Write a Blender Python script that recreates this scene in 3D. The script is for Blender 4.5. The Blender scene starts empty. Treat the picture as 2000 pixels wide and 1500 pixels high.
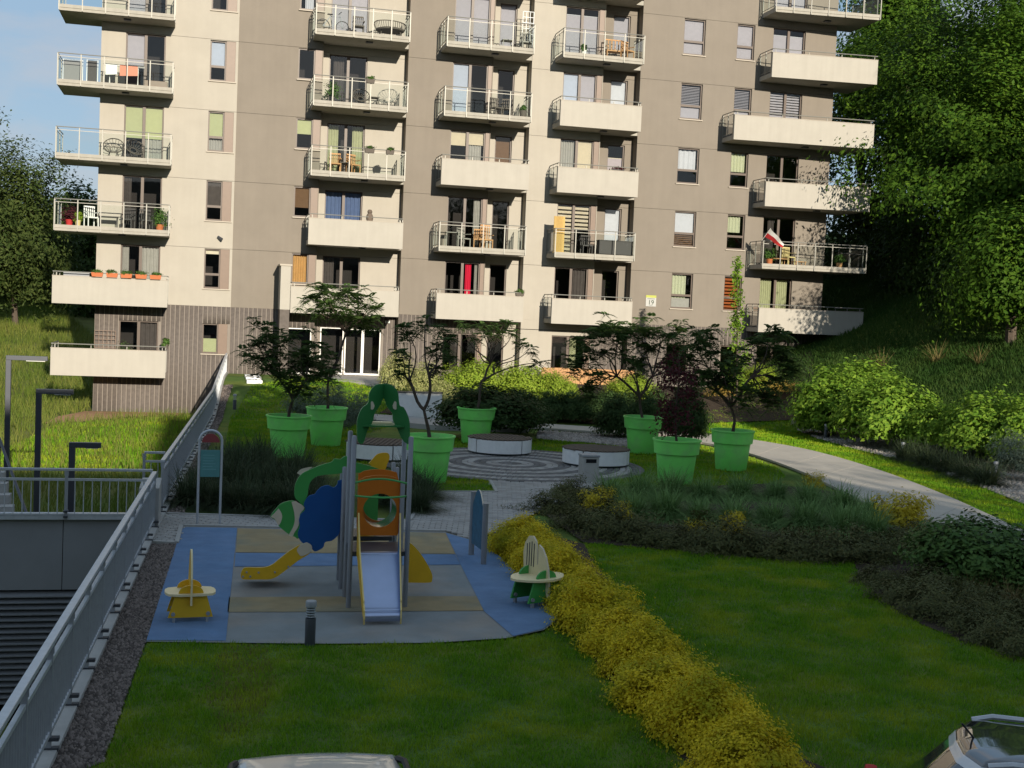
import bpy, bmesh, math, random
import numpy as np
from mathutils import Vector, Matrix

# ---------------------------------------------------------------- camera, world, sun, exposure
scene = bpy.context.scene
COL = scene.collection
R = math.radians
CAM_Z, FOC = 4.0, 2460.0            # eye height above the play yard, focal length for a 2000 px wide picture
YAW, PITCH, ROLL = R(13.9), R(3.24), R(2.46)
Fw = np.array([math.sin(YAW)*math.cos(PITCH), math.cos(YAW)*math.cos(PITCH), -math.sin(PITCH)])
R0 = np.array([math.cos(YAW), -math.sin(YAW), 0.0]); U0 = np.cross(R0, Fw)
Rt = math.cos(ROLL)*R0 + math.sin(ROLL)*U0
Up = -math.sin(ROLL)*R0 + math.cos(ROLL)*U0
cd = bpy.data.cameras.new('camera'); cam = bpy.data.objects.new('camera', cd); COL.objects.link(cam)
cd.sensor_width = 36.0; cd.lens = 36.0*FOC/2000.0; cd.clip_start = 0.1; cd.clip_end = 3000
cam.matrix_world = Matrix(((Rt[0], Up[0], -Fw[0], 0), (Rt[1], Up[1], -Fw[1], 0), (Rt[2], Up[2], -Fw[2], CAM_Z), (0, 0, 0, 1)))
scene.camera = cam
SUN_AZ, SUN_EL = R(7.5), R(15.5)    # azimuth from the facade normal towards +X, elevation
world = bpy.data.worlds.new('World'); scene.world = world; world.use_nodes = True
wn, wl = world.node_tree.nodes, world.node_tree.links
for n in list(wn): wn.remove(n)
wo = wn.new('ShaderNodeOutputWorld'); wb = wn.new('ShaderNodeBackground'); sky = wn.new('ShaderNodeTexSky')
sky.sky_type = 'NISHITA'; sky.sun_disc = False; sky.sun_elevation = SUN_EL; sky.sun_rotation = math.pi - SUN_AZ
sky.altitude = 100; sky.air_density = 1.0; sky.dust_density = 0.5; sky.ozone_density = 1.6
tc = wn.new('ShaderNodeTexCoord'); mp = wn.new('ShaderNodeMapping'); mp.inputs['Scale'].default_value = (1, 1, 2.6); mp.inputs['Location'].default_value = (0.37, 0.1, 0.18)
nz = wn.new('ShaderNodeTexNoise'); nz.inputs['Scale'].default_value = 3.4; nz.inputs['Detail'].default_value = 8; nz.inputs['Roughness'].default_value = 0.58
cr = wn.new('ShaderNodeValToRGB'); cr.color_ramp.elements[0].position = 0.47; cr.color_ramp.elements[1].position = 0.66
mx = wn.new('ShaderNodeMix'); mx.data_type = 'RGBA'
clm = wn.new('ShaderNodeMath'); clm.operation = 'MULTIPLY'; clm.inputs[1].default_value = 0.75
wl.new(tc.outputs['Generated'], mp.inputs['Vector']); wl.new(mp.outputs[0], nz.inputs['Vector']); wl.new(nz.outputs[0], cr.inputs[0])
wl.new(cr.outputs[0], clm.inputs[0]); wl.new(clm.outputs[0], mx.inputs['Factor'])
veil = wn.new('ShaderNodeMix'); veil.data_type = 'RGBA'; veil.inputs['Factor'].default_value = 0.95; veil.inputs['B'].default_value = (0.50, 0.72, 0.98, 1)   # even high haze over the whole sky
wl.new(sky.outputs[0], veil.inputs['A']); wl.new(veil.outputs['Result'], mx.inputs['A']); mx.inputs['B'].default_value = (1.08, 1.05, 1.08, 1)
wl.new(mx.outputs['Result'], wb.inputs['Color']); wb.inputs['Strength'].default_value = 0.15
wl.new(wb.outputs[0], wo.inputs[0])
sd = bpy.data.lights.new('sun', 'SUN'); sun = bpy.data.objects.new('sun', sd); COL.objects.link(sun)
sd.energy = 2.0; sd.angle = R(0.5); sd.color = (1.0, 0.905, 0.76)
tosun = Vector((math.sin(SUN_AZ)*math.cos(SUN_EL), -math.cos(SUN_AZ)*math.cos(SUN_EL), math.sin(SUN_EL)))
sun.rotation_euler = tosun.to_track_quat('Z', 'Y').to_euler(); sun.location = (20, -60, 40)
vs = scene.view_settings
vs.view_transform = 'Standard'; vs.look = 'None'; vs.exposure = 1.85; vs.gamma = 1.0; vs.use_curve_mapping = False
scene.render.resolution_x, scene.render.resolution_y = 1024, 768
scene.render.engine = 'CYCLES'
scene.cycles.max_bounces = 6; scene.cycles.diffuse_bounces = 3; scene.cycles.transparent_max_bounces = 24

# ---------------------------------------------------------------- surveying helpers: where a sight line meets the ground or a vertical plane
CP = np.array([0, 0, CAM_Z])
def ray(u, v): return Fw + ((u-1000)/FOC)*Rt - ((v-750)/FOC)*Up
def G(u, v, z=0.0):
    q = ray(u, v); return CP + q*((z-CAM_Z)/q[2])
def FY(u, v, Y):
    q = ray(u, v); return CP + q*(Y/q[1])
def g2(u, v, z=0.0):
    p = G(u, v, z); return (float(p[0]), float(p[1]))
def depth(p): return float((np.array(p)-CP) @ Fw)
def ss(a, b, x):
    t = np.clip((x-a)/(b-a), 0, 1); return t*t*(3-2*t)
def wall_x(y):                       # line of the retaining wall with the railing
    y = np.asarray(y, float)
    return np.where(y < 22.4, -1.62+0.0429*y, -0.66+0.0543*(y-22.4))
def h_right(x, y):                   # garden terrace, bank before the house, hill on the right
    x = np.asarray(x, float); y = np.asarray(y, float)
    base = 0.92*ss(43, 52, y)
    hill = 0.50*np.clip(x-23.2-0.02*(y-40), 0, 200)
    hill = np.where(hill > 6.0, 6.0+0.12*(hill-6.0), hill)*ss(16, 30, y+(x-23)*0.6)
    far = 3.5*ss(58, 90, y)
    return base + hill + far
def h_left(x, y):
    x = np.asarray(x, float); y = np.asarray(y, float)
    a = -3.4 + 1.75*ss(22.9, 25.5, y)
    a = a + 0.8*ss(30, 52, y) + 3.7*ss(54, 100, y) + 0.02*np.clip(-x-8, 0, 60)*ss(30, 60, y)
    return a

# ---------------------------------------------------------------- mesh helpers
ORG = {}
def org(o): return ORG.get(o.name, Vector((0, 0, 0))) if o else Vector((0, 0, 0))
class MB:
    def __init__(s): s.v = []; s.f = []; s.m = []
    def add(s, vs_, fs, m=0):
        o = len(s.v); s.v += [tuple(map(float, p)) for p in vs_]
        for f in fs: s.f.append([i+o for i in f]); s.m.append(m)
        return s
    def box(s, x0, x1, y0, y1, z0, z1, m=0):
        return s.add([(x0,y0,z0),(x1,y0,z0),(x1,y1,z0),(x0,y1,z0),(x0,y0,z1),(x1,y0,z1),(x1,y1,z1),(x0,y1,z1)],
                     [(0,3,2,1),(4,5,6,7),(0,1,5,4),(1,2,6,5),(2,3,7,6),(3,0,4,7)], m)
    def beam(s, a, b, w, h, m=0, up=(0,0,1)):
        a, b = Vector(a), Vector(b); d = (b-a).normalized(); u = Vector(up)
        r = d.cross(u)
        if r.length < 1e-4: r = d.cross(Vector((1,0,0)))
        r.normalize(); u = r.cross(d).normalized(); r = r*(w/2); u = u*(h/2)
        return s.add([a-r-u,a+r-u,a+r+u,a-r+u,b-r-u,b+r-u,b+r+u,b-r+u],
                     [(0,3,2,1),(4,5,6,7),(0,1,5,4),(1,2,6,5),(2,3,7,6),(3,0,4,7)], m)
    def tube(s, pts, r, n=8, m=0, cap=True):
        pts = [Vector(p) for p in pts]; k = len(pts)
        rs = r if isinstance(r, (list, tuple)) else [r]*k
        rings = []; prev = None
        for i, p in enumerate(pts):
            d = (pts[min(i+1, k-1)]-pts[max(i-1, 0)])
            if d.length < 1e-9: d = Vector((0,0,1))
            d.normalize()
            if prev is None:
                a = d.cross(Vector((0,0,1)))
                if a.length < 1e-3: a = d.cross(Vector((1,0,0)))
            else: a = prev - d*prev.dot(d)
            a.normalize(); prev = a; b = d.cross(a)
            rings.append([p+(a*math.cos(2*math.pi*j/n)+b*math.sin(2*math.pi*j/n))*rs[i] for j in range(n)])
        vv = [q for rr in rings for q in rr]; ff = []
        for i in range(k-1):
            for j in range(n): ff.append((i*n+j, i*n+(j+1)%n, (i+1)*n+(j+1)%n, (i+1)*n+j))
        if cap: ff.append(tuple(range(n-1, -1, -1))); ff.append(tuple((k-1)*n+j for j in range(n)))
        return s.add(vv, ff, m)
    def lathe(s, prof, c=(0,0,0), n=32, m=0):
        vv = []; ff = []
        for (r, z) in prof:
            for j in range(n): vv.append((c[0]+r*math.cos(2*math.pi*j/n), c[1]+r*math.sin(2*math.pi*j/n), c[2]+z))
        for i in range(len(prof)-1):
            for j in range(n): ff.append((i*n+j, i*n+(j+1)%n, (i+1)*n+(j+1)%n, (i+1)*n+j))
        return s.add(vv, ff, m)
    def prism(s, pts, off, m=0, mside=None):
        """closed outline of 3-D points, extruded by the vector off"""
        n = len(pts); off = Vector(off); a = [Vector(p) for p in pts]; b = [p+off for p in a]
        s.add(a+b, [tuple(range(n)), tuple(range(2*n-1, n-1, -1))], m)
        return s.add(a+b, [(i, i+n, (i+1)%n+n, (i+1)%n) for i in range(n)], m if mside is None else mside)
    def build(s, name, mats, parent=None, smooth=False, local=False, bevel=0):
        me = bpy.data.meshes.new(name); o0 = Vector((0,0,0)) if local else org(parent)
        me.from_pydata([(p[0]-o0[0], p[1]-o0[1], p[2]-o0[2]) for p in s.v], [], s.f)
        mats = mats if isinstance(mats, (list, tuple)) else [mats]
        for q in mats: me.materials.append(q)
        if len(mats) > 1: me.polygons.foreach_set('material_index', s.m)
        bm = bmesh.new(); bm.from_mesh(me); bmesh.ops.recalc_face_normals(bm, faces=bm.faces)
        if bevel: bmesh.ops.bevel(bm, geom=[e for e in bm.edges if e.is_manifold and e.calc_face_angle(0) > 0.6], offset=bevel, segments=2, affect='EDGES', profile=0.6)
        bm.to_mesh(me); bm.free()
        if smooth:
            me.polygons.foreach_set('use_smooth', [True]*len(me.polygons))
            try: me.set_sharp_from_angle(angle=R(38))
            except Exception: pass
        me.update()
        return link(name, me, parent)
def link(name, me, parent=None):
    o = bpy.data.objects.new(name, me); COL.objects.link(o)
    if parent is not None:
        o.parent = parent; ORG[o.name] = org(parent)
    return o
def npmesh(name, V, F, mats, parent=None, midx=None, smooth=False):
    me = bpy.data.meshes.new(name); V = np.asarray(V, np.float32); F = np.asarray(F, np.int32); k = F.shape[1]
    o0 = org(parent); V = V - np.array(o0, np.float32)
    me.vertices.add(len(V)); me.vertices.foreach_set('co', V.ravel())
    me.loops.add(F.size); me.loops.foreach_set('vertex_index', F.ravel())
    me.polygons.add(len(F)); me.polygons.foreach_set('loop_start', np.arange(0, F.size, k, dtype=np.int32))
    try: me.polygons.foreach_set('loop_total', np.full(len(F), k, np.int32))
    except Exception: pass
    for q in (mats if isinstance(mats, (list, tuple)) else [mats]): me.materials.append(q)
    if midx is not None: me.polygons.foreach_set('material_index', np.asarray(midx, np.int32))
    if smooth: me.polygons.foreach_set('use_smooth', np.ones(len(F), bool))
    me.update(calc_edges=True); me.validate()
    return link(name, me, parent)
def tag(o, label=None, cat=None, group=None, kind=None):
    if label: o['label'] = label
    if cat: o['category'] = cat
    if group: o['group'] = group
    if kind: o['kind'] = kind
    return o
def thing(name, label, cat, loc=(0,0,0), rz=0.0, group=None):
    o = bpy.data.objects.new(name, None); COL.objects.link(o); o.empty_display_size = 0.2
    o.location = loc; o.rotation_euler = (0, 0, rz); ORG[o.name] = Vector(loc)
    return tag(o, label, cat, group)
def copy_tree(o, parent=None):
    c = o.copy(); COL.objects.link(c)
    if parent is not None: c.parent = parent
    for ch in list(o.children): copy_tree(ch, c)
    return c
def poly_sheet(name, pts, z, mat, parent=None, zf=None, thick=0.0):
    bm = bmesh.new(); o0 = org(parent)
    vs_ = [bm.verts.new((p[0]-o0[0], p[1]-o0[1], (z if zf is None else z+float(zf(p[0], p[1])))-o0[2])) for p in pts]
    f = bm.faces.new(vs_)
    if f.normal.z < 0: f.normal_flip()
    bm.normal_update()
    if f.normal.z < 0: bmesh.ops.reverse_faces(bm, faces=[f])
    bmesh.ops.triangulate(bm, faces=bm.faces[:])
    if zf is not None:
        for _ in range(5):
            es = [e for e in bm.edges if e.calc_length() > 0.8]
            if not es: break
            bmesh.ops.subdivide_edges(bm, edges=es, cuts=1, use_grid_fill=False); bmesh.ops.triangulate(bm, faces=bm.faces[:])
        for v in bm.verts: v.co.z = z+float(zf(v.co.x+o0[0], v.co.y+o0[1]))-o0[2]
    if thick:
        r = bmesh.ops.extrude_face_region(bm, geom=bm.faces[:])
        bmesh.ops.translate(bm, verts=[e for e in r['geom'] if isinstance(e, bmesh.types.BMVert)], vec=(0,0,-thick))
        bmesh.ops.recalc_face_normals(bm, faces=bm.faces)
    me = bpy.data.meshes.new(name); bm.to_mesh(me); bm.free(); me.materials.append(mat)
    return link(name, me, parent)
def in_poly(x, y, poly):
    c = np.zeros(len(x), bool); n = len(poly)
    for i in range(n):
        x0, y0 = poly[i]; x1, y1 = poly[(i+1) % n]
        if y0 == y1: continue
        k = ((y0 > y) != (y1 > y)) & (x < (x1-x0)*(y-y0)/(y1-y0)+x0)
        c ^= k
    return c
def scatter(poly, n, rng, holes=()):
    p = np.array(poly); lo, hi = p.min(0), p.max(0)
    A = 0.5*abs(np.dot(p[:,0], np.roll(p[:,1], 1))-np.dot(p[:,1], np.roll(p[:,0], 1)))
    m = int(n*np.prod(hi-lo)/max(A, 1e-6))+8
    x = rng.uniform(lo[0], hi[0], m); y = rng.uniform(lo[1], hi[1], m); k = in_poly(x, y, poly)
    for hpoly in holes: k &= ~in_poly(x, y, hpoly)
    return x[k], y[k]
def area(poly):
    p = np.array(poly); return 0.5*abs(np.dot(p[:,0], np.roll(p[:,1], 1))-np.dot(p[:,1], np.roll(p[:,0], 1)))
def smooth_path(pts, n=8):
    """Catmull-Rom through the points"""
    P = [np.array(p, float) for p in pts]; P = [2*P[0]-P[1]]+P+[2*P[-1]-P[-2]]; out = []
    for i in range(1, len(P)-2):
        for t in np.linspace(0, 1, n, endpoint=False):
            a, b, c, d = P[i-1], P[i], P[i+1], P[i+2]
            out.append(0.5*((2*b)+(-a+c)*t+(2*a-5*b+4*c-d)*t*t+(-a+3*b-3*c+d)*t**3))
    out.append(P[-2]); return out

# ---------------------------------------------------------------- materials
def mat(name, col, rough=0.6, var=0.0, scale=6.0, bump=0.0, bscale=60.0, metal=0.0, spec=0.22, island=0.0, streak=0.0, col2=None, c2scale=1.0, c2range=(0.45, 0.65), coat=0.0):
    m = bpy.data.materials.new(name); m.use_nodes = True; N, L = m.node_tree.nodes, m.node_tree.links
    b = N['Principled BSDF']; b.inputs['Roughness'].default_value = rough; b.inputs['Metallic'].default_value = metal
    b.inputs['Specular IOR Level'].default_value = spec; b.inputs['Coat Weight'].default_value = coat
    b.inputs['Base Color'].default_value = (*col, 1); m.diffuse_color = (*col, 1)
    geo = N.new('ShaderNodeNewGeometry'); cur = None
    rgb = N.new('ShaderNodeRGB'); rgb.outputs[0].default_value = (*col, 1); cur = rgb.outputs[0]
    if col2 is not None:
        t = N.new('ShaderNodeTexNoise'); t.inputs['Scale'].default_value = c2scale; t.inputs['Detail'].default_value = 5; L.new(geo.outputs['Position'], t.inputs['Vector'])
        mr = N.new('ShaderNodeMapRange'); mr.inputs[1].default_value = c2range[0]; mr.inputs[2].default_value = c2range[1]; L.new(t.outputs[0], mr.inputs[0])
        x = N.new('ShaderNodeMix'); x.data_type = 'RGBA'; L.new(mr.outputs[0], x.inputs['Factor']); L.new(cur, x.inputs['A']); x.inputs['B'].default_value = (*col2, 1); cur = x.outputs['Result']
    fac = None
    def mul(f, new):
        if f is None: return new
        q = N.new('ShaderNodeMath'); q.operation = 'MULTIPLY'; L.new(f, q.inputs[0]); L.new(new, q.inputs[1]); return q.outputs[0]
    if var:
        t = N.new('ShaderNodeTexNoise'); t.inputs['Scale'].default_value = scale; t.inputs['Detail'].default_value = 6; t.inputs['Roughness'].default_value = 0.6; L.new(geo.outputs['Position'], t.inputs['Vector'])
        mr = N.new('ShaderNodeMapRange'); mr.inputs[1].default_value = 0.25; mr.inputs[2].default_value = 0.75; mr.inputs[3].default_value = 1-var; mr.inputs[4].default_value = 1+var; L.new(t.outputs[0], mr.inputs[0]); fac = mul(fac, mr.outputs[0])
    if streak:
        mpn = N.new('ShaderNodeMapping'); mpn.inputs['Scale'].default_value = (5.0, 5.0, 0.25); L.new(geo.outputs['Position'], mpn.inputs['Vector'])
        t = N.new('ShaderNodeTexNoise'); t.inputs['Scale'].default_value = 1.0; t.inputs['Detail'].default_value = 6; L.new(mpn.outputs[0], t.inputs['Vector'])
        mr = N.new('ShaderNodeMapRange'); mr.inputs[1].default_value = 0.35; mr.inputs[2].default_value = 0.75; mr.inputs[3].default_value = 1.0; mr.inputs[4].default_value = 1-streak; L.new(t.outputs[0], mr.inputs[0]); fac = mul(fac, mr.outputs[0])
    if island:
        mr = N.new('ShaderNodeMapRange'); mr.inputs[3].default_value = 1-island; mr.inputs[4].default_value = 1+island; L.new(geo.outputs['Random Per Island'], mr.inputs[0]); fac = mul(fac, mr.outputs[0])
    if fac is not None:
        vm = N.new('ShaderNodeVectorMath'); vm.operation = 'SCALE'; L.new(cur, vm.inputs[0]); L.new(fac, vm.inputs['Scale']); cur = vm.outputs[0]
    L.new(cur, b.inputs['Base Color'])
    if bump:
        t = N.new('ShaderNodeTexNoise'); t.inputs['Scale'].default_value = bscale; t.inputs['Detail'].default_value = 4; L.new(geo.outputs['Position'], t.inputs['Vector'])
        bn = N.new('ShaderNodeBump'); bn.inputs['Strength'].default_value = bump; bn.inputs['Distance'].default_value = 0.02; L.new(t.outputs[0], bn.inputs['Height']); L.new(bn.outputs[0], b.inputs['Normal'])
    return m
def leafmat(name, c1, c2, trans=0.35, patch=None, pscale=0.6, rough=0.5):
    m = bpy.data.materials.new(name); m.use_nodes = True; N, L = m.node_tree.nodes, m.node_tree.links
    b = N['Principled BSDF']; b.inputs['Roughness'].default_value = rough; b.inputs['Specular IOR Level'].default_value = 0.06
    out = N['Material Output']; geo = N.new('ShaderNodeNewGeometry')
    x = N.new('ShaderNodeMix'); x.data_type = 'RGBA'; x.inputs['A'].default_value = (*c1, 1); x.inputs['B'].default_value = (*c2, 1); L.new(geo.outputs['Random Per Island'], x.inputs['Factor']); cur = x.outputs['Result']
    if patch is not None:
        t = N.new('ShaderNodeTexNoise'); t.inputs['Scale'].default_value = pscale; t.inputs['Detail'].default_value = 4; L.new(geo.outputs['Position'], t.inputs['Vector'])
        mr = N.new('ShaderNodeMapRange'); mr.inputs[1].default_value = 0.45; mr.inputs[2].default_value = 0.7; L.new(t.outputs[0], mr.inputs[0])
        y = N.new('ShaderNodeMix'); y.data_type = 'RGBA'; L.new(mr.outputs[0], y.inputs['Factor']); L.new(cur, y.inputs['A']); y.inputs['B'].default_value = (*patch, 1); cur = y.outputs['Result']
    L.new(cur, b.inputs['Base Color'])
    tr = N.new('ShaderNodeBsdfTranslucent'); L.new(cur, tr.inputs['Color']); ms = N.new('ShaderNodeMixShader'); ms.inputs[0].default_value = trans
    L.new(b.outputs[0], ms.inputs[1]); L.new(tr.outputs[0], ms.inputs[2]); L.new(ms.outputs[0], out.inputs['Surface'])
    m.diffuse_color = (*c1, 1)
    return m
def glassmat(name, tint=(0.92, 0.96, 0.94), boost=2.2, base=0.05, rough=0.02):
    m = bpy.data.materials.new(name); m.use_nodes = True; N, L = m.node_tree.nodes, m.node_tree.links
    N.remove(N['Principled BSDF']); out = N['Material Output']
    t = N.new('ShaderNodeBsdfTransparent'); t.inputs[0].default_value = (*tint, 1); g = N.new('ShaderNodeBsdfGlossy'); g.inputs['Roughness'].default_value = rough
    fr = N.new('ShaderNodeFresnel'); fr.inputs['IOR'].default_value = 1.5
    ma = N.new('ShaderNodeMath'); ma.operation = 'MULTIPLY_ADD'; ma.inputs[1].default_value = boost; ma.inputs[2].default_value = base; ma.use_clamp = True
    L.new(fr.outputs[0], ma.inputs[0]); ms = N.new('ShaderNodeMixShader'); L.new(ma.outputs[0], ms.inputs[0]); L.new(t.outputs[0], ms.inputs[1]); L.new(g.outputs[0], ms.inputs[2]); L.new(ms.outputs[0], out.inputs['Surface'])
    return m

M = {}
M['white'] = mat('white_stucco', (0.355, 0.326, 0.276), 0.9, var=0.05, scale=1.3, bump=0.35, bscale=45, streak=0.04)
M['parapet'] = mat('parapet_stucco', (0.370, 0.345, 0.298), 0.9, var=0.04, scale=2.0, bump=0.3, bscale=45, streak=0.07)
M['grey'] = mat('taupe_stucco', (0.200, 0.174, 0.143), 0.9, var=0.06, scale=1.1, bump=0.35, bscale=45, streak=0.05)
M['mortar'] = mat('cladding_joint', (0.205, 0.178, 0.152), 0.9, var=0.05)
M['brick'] = mat('taupe_cladding', (0.106, 0.090, 0.079), 0.75, var=0.22, scale=7, island=0.06, bump=0.2, bscale=30)
M['frame'] = mat('brown_window_frame', (0.135, 0.085, 0.055), 0.45, var=0.08, spec=0.4)
M['dframe'] = mat('dark_brown_frame', (0.070, 0.045, 0.030), 0.45, var=0.08, spec=0.4)
M['wframe'] = mat('white_door_frame', (0.75, 0.74, 0.70), 0.45, var=0.04)
M['sill'] = mat('window_sill', (0.38, 0.335, 0.275), 0.6)
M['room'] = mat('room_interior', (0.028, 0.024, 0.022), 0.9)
M['glass'] = glassmat('window_glass', (0.86, 0.88, 0.88), 1.1, 0.02)
M['bglass'] = glassmat('balustrade_glass', (0.90, 0.945, 0.93), 0.45, 0.0)
M['slab'] = mat('concrete_slab', (0.33, 0.31, 0.265), 0.85, var=0.10, scale=3, streak=0.1)
M['rail'] = mat('galvanised_rail', (0.23, 0.225, 0.20), 0.5, metal=0.4, var=0.05)
M['galv'] = mat('galvanised_steel', (0.50, 0.52, 0.54), 0.42, metal=0.35, var=0.10, scale=14)
M['galvd'] = mat('grey_steel', (0.34, 0.355, 0.37), 0.45, metal=0.25, var=0.08, scale=14)
M['concrete'] = mat('concrete', (0.38, 0.37, 0.345), 0.85, var=0.12, scale=4, bump=0.15, bscale=40)
M['panel'] = mat('grey_wall_panel', (0.24, 0.245, 0.25), 0.55, var=0.06, scale=2)
M['louvre'] = mat('grey_louvre', (0.20, 0.205, 0.21), 0.5, var=0.05)
M['dark'] = mat('dark_void', (0.012, 0.012, 0.014), 0.9)
M['anthr'] = mat('anthracite_metal', (0.065, 0.07, 0.08), 0.4, metal=0.3, var=0.06, spec=0.4)
M['soil'] = mat('garden_soil', (0.045, 0.032, 0.022), 0.95, var=0.3, scale=6, bump=0.6, bscale=30)
M['clay'] = mat('clay_soil', (0.33, 0.19, 0.105), 0.95, var=0.2, scale=3, bump=0.5, bscale=14)
M['turf'] = mat('turf_base', (0.075, 0.135, 0.022), 0.95, var=0.35, scale=1.1, bump=0.7, bscale=50, col2=(0.13, 0.15, 0.025), c2scale=0.6)
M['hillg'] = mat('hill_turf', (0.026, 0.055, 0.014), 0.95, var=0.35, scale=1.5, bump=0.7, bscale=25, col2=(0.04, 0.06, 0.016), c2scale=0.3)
M['meadow'] = mat('meadow_turf', (0.085, 0.115, 0.02), 0.95, var=0.3, scale=1.2, bump=0.7, bscale=15, col2=(0.13, 0.13, 0.035), c2scale=0.25)
M['asphalt'] = mat('asphalt', (0.05, 0.05, 0.052), 0.9, var=0.2, scale=20, bump=0.3, bscale=120)
M['paver'] = mat('grey_paver', (0.36, 0.345, 0.32), 0.85, var=0.12, scale=2.2, island=0.14, bump=0.1, bscale=90)
M['paverbed'] = mat('paver_joint', (0.085, 0.08, 0.07), 0.95, var=0.2)
M['cobl'] = mat('light_cobble', (0.36, 0.345, 0.32), 0.8, var=0.12, island=0.25)
M['cobd'] = mat('dark_cobble', (0.155, 0.150, 0.145), 0.8, var=0.12, island=0.25)
M['path'] = mat('concrete_path', (0.44, 0.40, 0.34), 0.9, var=0.10, scale=1.2, bump=0.1, bscale=80)
M['rub_b'] = mat('blue_rubber', (0.125, 0.205, 0.335), 0.9, var=0.16, scale=3.0, bump=0.3, bscale=160, col2=(0.11, 0.20, 0.34), c2scale=0.9)
M['rub_t'] = mat('tan_rubber', (0.30, 0.235, 0.13), 0.9, var=0.18, scale=2.5, bump=0.3, bscale=160, col2=(0.24, 0.22, 0.15), c2scale=1.2)
M['rub_g'] = mat('grey_rubber', (0.215, 0.235, 0.235), 0.9, var=0.16, scale=1.8, bump=0.3, bscale=160, col2=(0.27, 0.25, 0.22), c2scale=0.8)
M['grav'] = mat('gravel_stone', (0.15, 0.122, 0.105), 0.85, island=0.6, var=0.1)
M['gravbed'] = mat('gravel_bed', (0.07, 0.058, 0.05), 0.95, var=0.35, scale=25, bump=0.9, bscale=70)
M['pgrav'] = mat('pale_pebble', (0.30, 0.27, 0.235), 0.85, island=0.35, var=0.1)
M['pgravbed'] = mat('pale_pebble_bed', (0.19, 0.17, 0.14), 0.95, var=0.3, scale=20, bump=0.8, bscale=50)
M['pot'] = mat('green_planter_plastic', (0.22, 0.80, 0.15), 0.45, var=0.10, scale=2.2, col2=(0.24, 0.70, 0.17), c2scale=3.0, spec=0.4)
M['bark'] = mat('bark', (0.085, 0.065, 0.05), 0.9, var=0.25, scale=18, bump=0.6, bscale=40)
M['barkl'] = mat('pale_bark', (0.33, 0.31, 0.28), 0.85, var=0.35, scale=6)
M['tgreen'] = mat('green_board', (0.030, 0.185, 0.05), 0.4, var=0.05, spec=0.4)
M['tgreen2'] = mat('bright_green_board', (0.06, 0.33, 0.075), 0.4, var=0.05, spec=0.4)
M['tedge'] = mat('lit_green_board_edge', (0.22, 0.42, 0.18), 0.5)  # paler green paints the light caught along the board edges
M['tblue'] = mat('blue_board', (0.010, 0.085, 0.29), 0.4, var=0.06, spec=0.4)
M['tbedge'] = mat('blue_board_edge', (0.05, 0.17, 0.42), 0.5)
M['tyel'] = mat('yellow_board', (0.74, 0.44, 0.02), 0.42, var=0.06, spec=0.4)
M['tyel2'] = mat('pale_yellow_edge', (0.72, 0.55, 0.20), 0.45)
M['tora'] = mat('orange_board', (0.60, 0.17, 0.015), 0.42, var=0.06, spec=0.4)
M['cream'] = mat('cream_board', (0.80, 0.68, 0.40), 0.42, var=0.06, scale=9)
M['cream2'] = mat('pale_cream_board', (0.66, 0.58, 0.44), 0.5, var=0.05)
M['steel'] = mat('stainless_slide', (0.40, 0.45, 0.60), 0.28, metal=0.85, var=0.05, scale=5)
M['tube'] = mat('stainless_tunnel', (0.62, 0.62, 0.62), 0.22, metal=1.0, var=0.05)
M['post'] = mat('grey_post', (0.27, 0.28, 0.30), 0.4, metal=0.3, var=0.05)
M['wood'] = mat('weathered_wood', (0.11, 0.085, 0.065), 0.8, var=0.2, scale=12, island=0.2)
M['woodl'] = mat('warm_timber', (0.40, 0.22, 0.10), 0.7, var=0.18, scale=10, island=0.15)
M['bench'] = mat('white_bench_panel', (0.78, 0.78, 0.76), 0.55, var=0.08, scale=6)
M['signr'] = mat('red_sign', (0.26, 0.06, 0.06), 0.5, var=0.05)
M['signt'] = mat('teal_sign', (0.10, 0.26, 0.25), 0.45, var=0.08, scale=8)
M['panelb'] = mat('blue_play_panel', (0.03, 0.12, 0.20), 0.45, var=0.3, scale=12)

# ---------------------------------------------------------------- ground, terrain, roads
def grid_terrain(name, x0, x1, y0, y1, step, hf, m, clipf=None):
    xs = np.arange(x0, x1+step, step); ys = np.arange(y0, y1+step, step)
    X, Y = np.meshgrid(xs, ys)
    if clipf is not None:
        X = clipf(X, Y)
        if name == 'ground': Y = np.maximum(Y, kerb_y(X))
    Z = hf(X, Y); V = np.stack([X, Y, Z], -1).reshape(-1, 3); nx = len(xs); ny = len(ys)
    I = np.arange((ny-1)*(nx-1)); r, c = I//(nx-1), I % (nx-1); a = r*nx+c
    F = np.stack([a, a+1, a+nx+1, a+nx], -1)
    return tag(npmesh(name, V, F, m, smooth=True), kind='structure')
def kerb_y(x): return np.maximum(10.70-0.125*np.asarray(x, float), 4.0)
def clip_right(X, Y): return np.maximum(X, wall_x(Y)+0.0)
def clip_left(X, Y): return np.minimum(X, wall_x(Y)-0.05)
grid_terrain('ground', -4, 100, 3.7, 150, 0.75, lambda x, y: h_right(x, y)-0.03-0.25*np.clip((wall_x(y)+0.02-x), 0, 1)*0, M['turf'], clip_right)
grid_terrain('meadow', -120, 6, 22.6, 190, 1.2, h_left, M['meadow'], clip_left)
far = MB(); far.add([(-1500,-300,-6),(1500,-300,-6),(1500,2600,-6),(-1500,2600,-6)], [(0,1,2,3)]); tag(far.build('far_ground', M['hillg']), kind='structure')
lo = MB(); lo.add([(-80,-20,-3.4),(-1.2,-20,-3.4),(-0.7,22.6,-3.4),(-80,22.6,-3.4)], [(0,1,2,3)]); tag(lo.build('lower_yard', M['meadow']), kind='structure')
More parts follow.
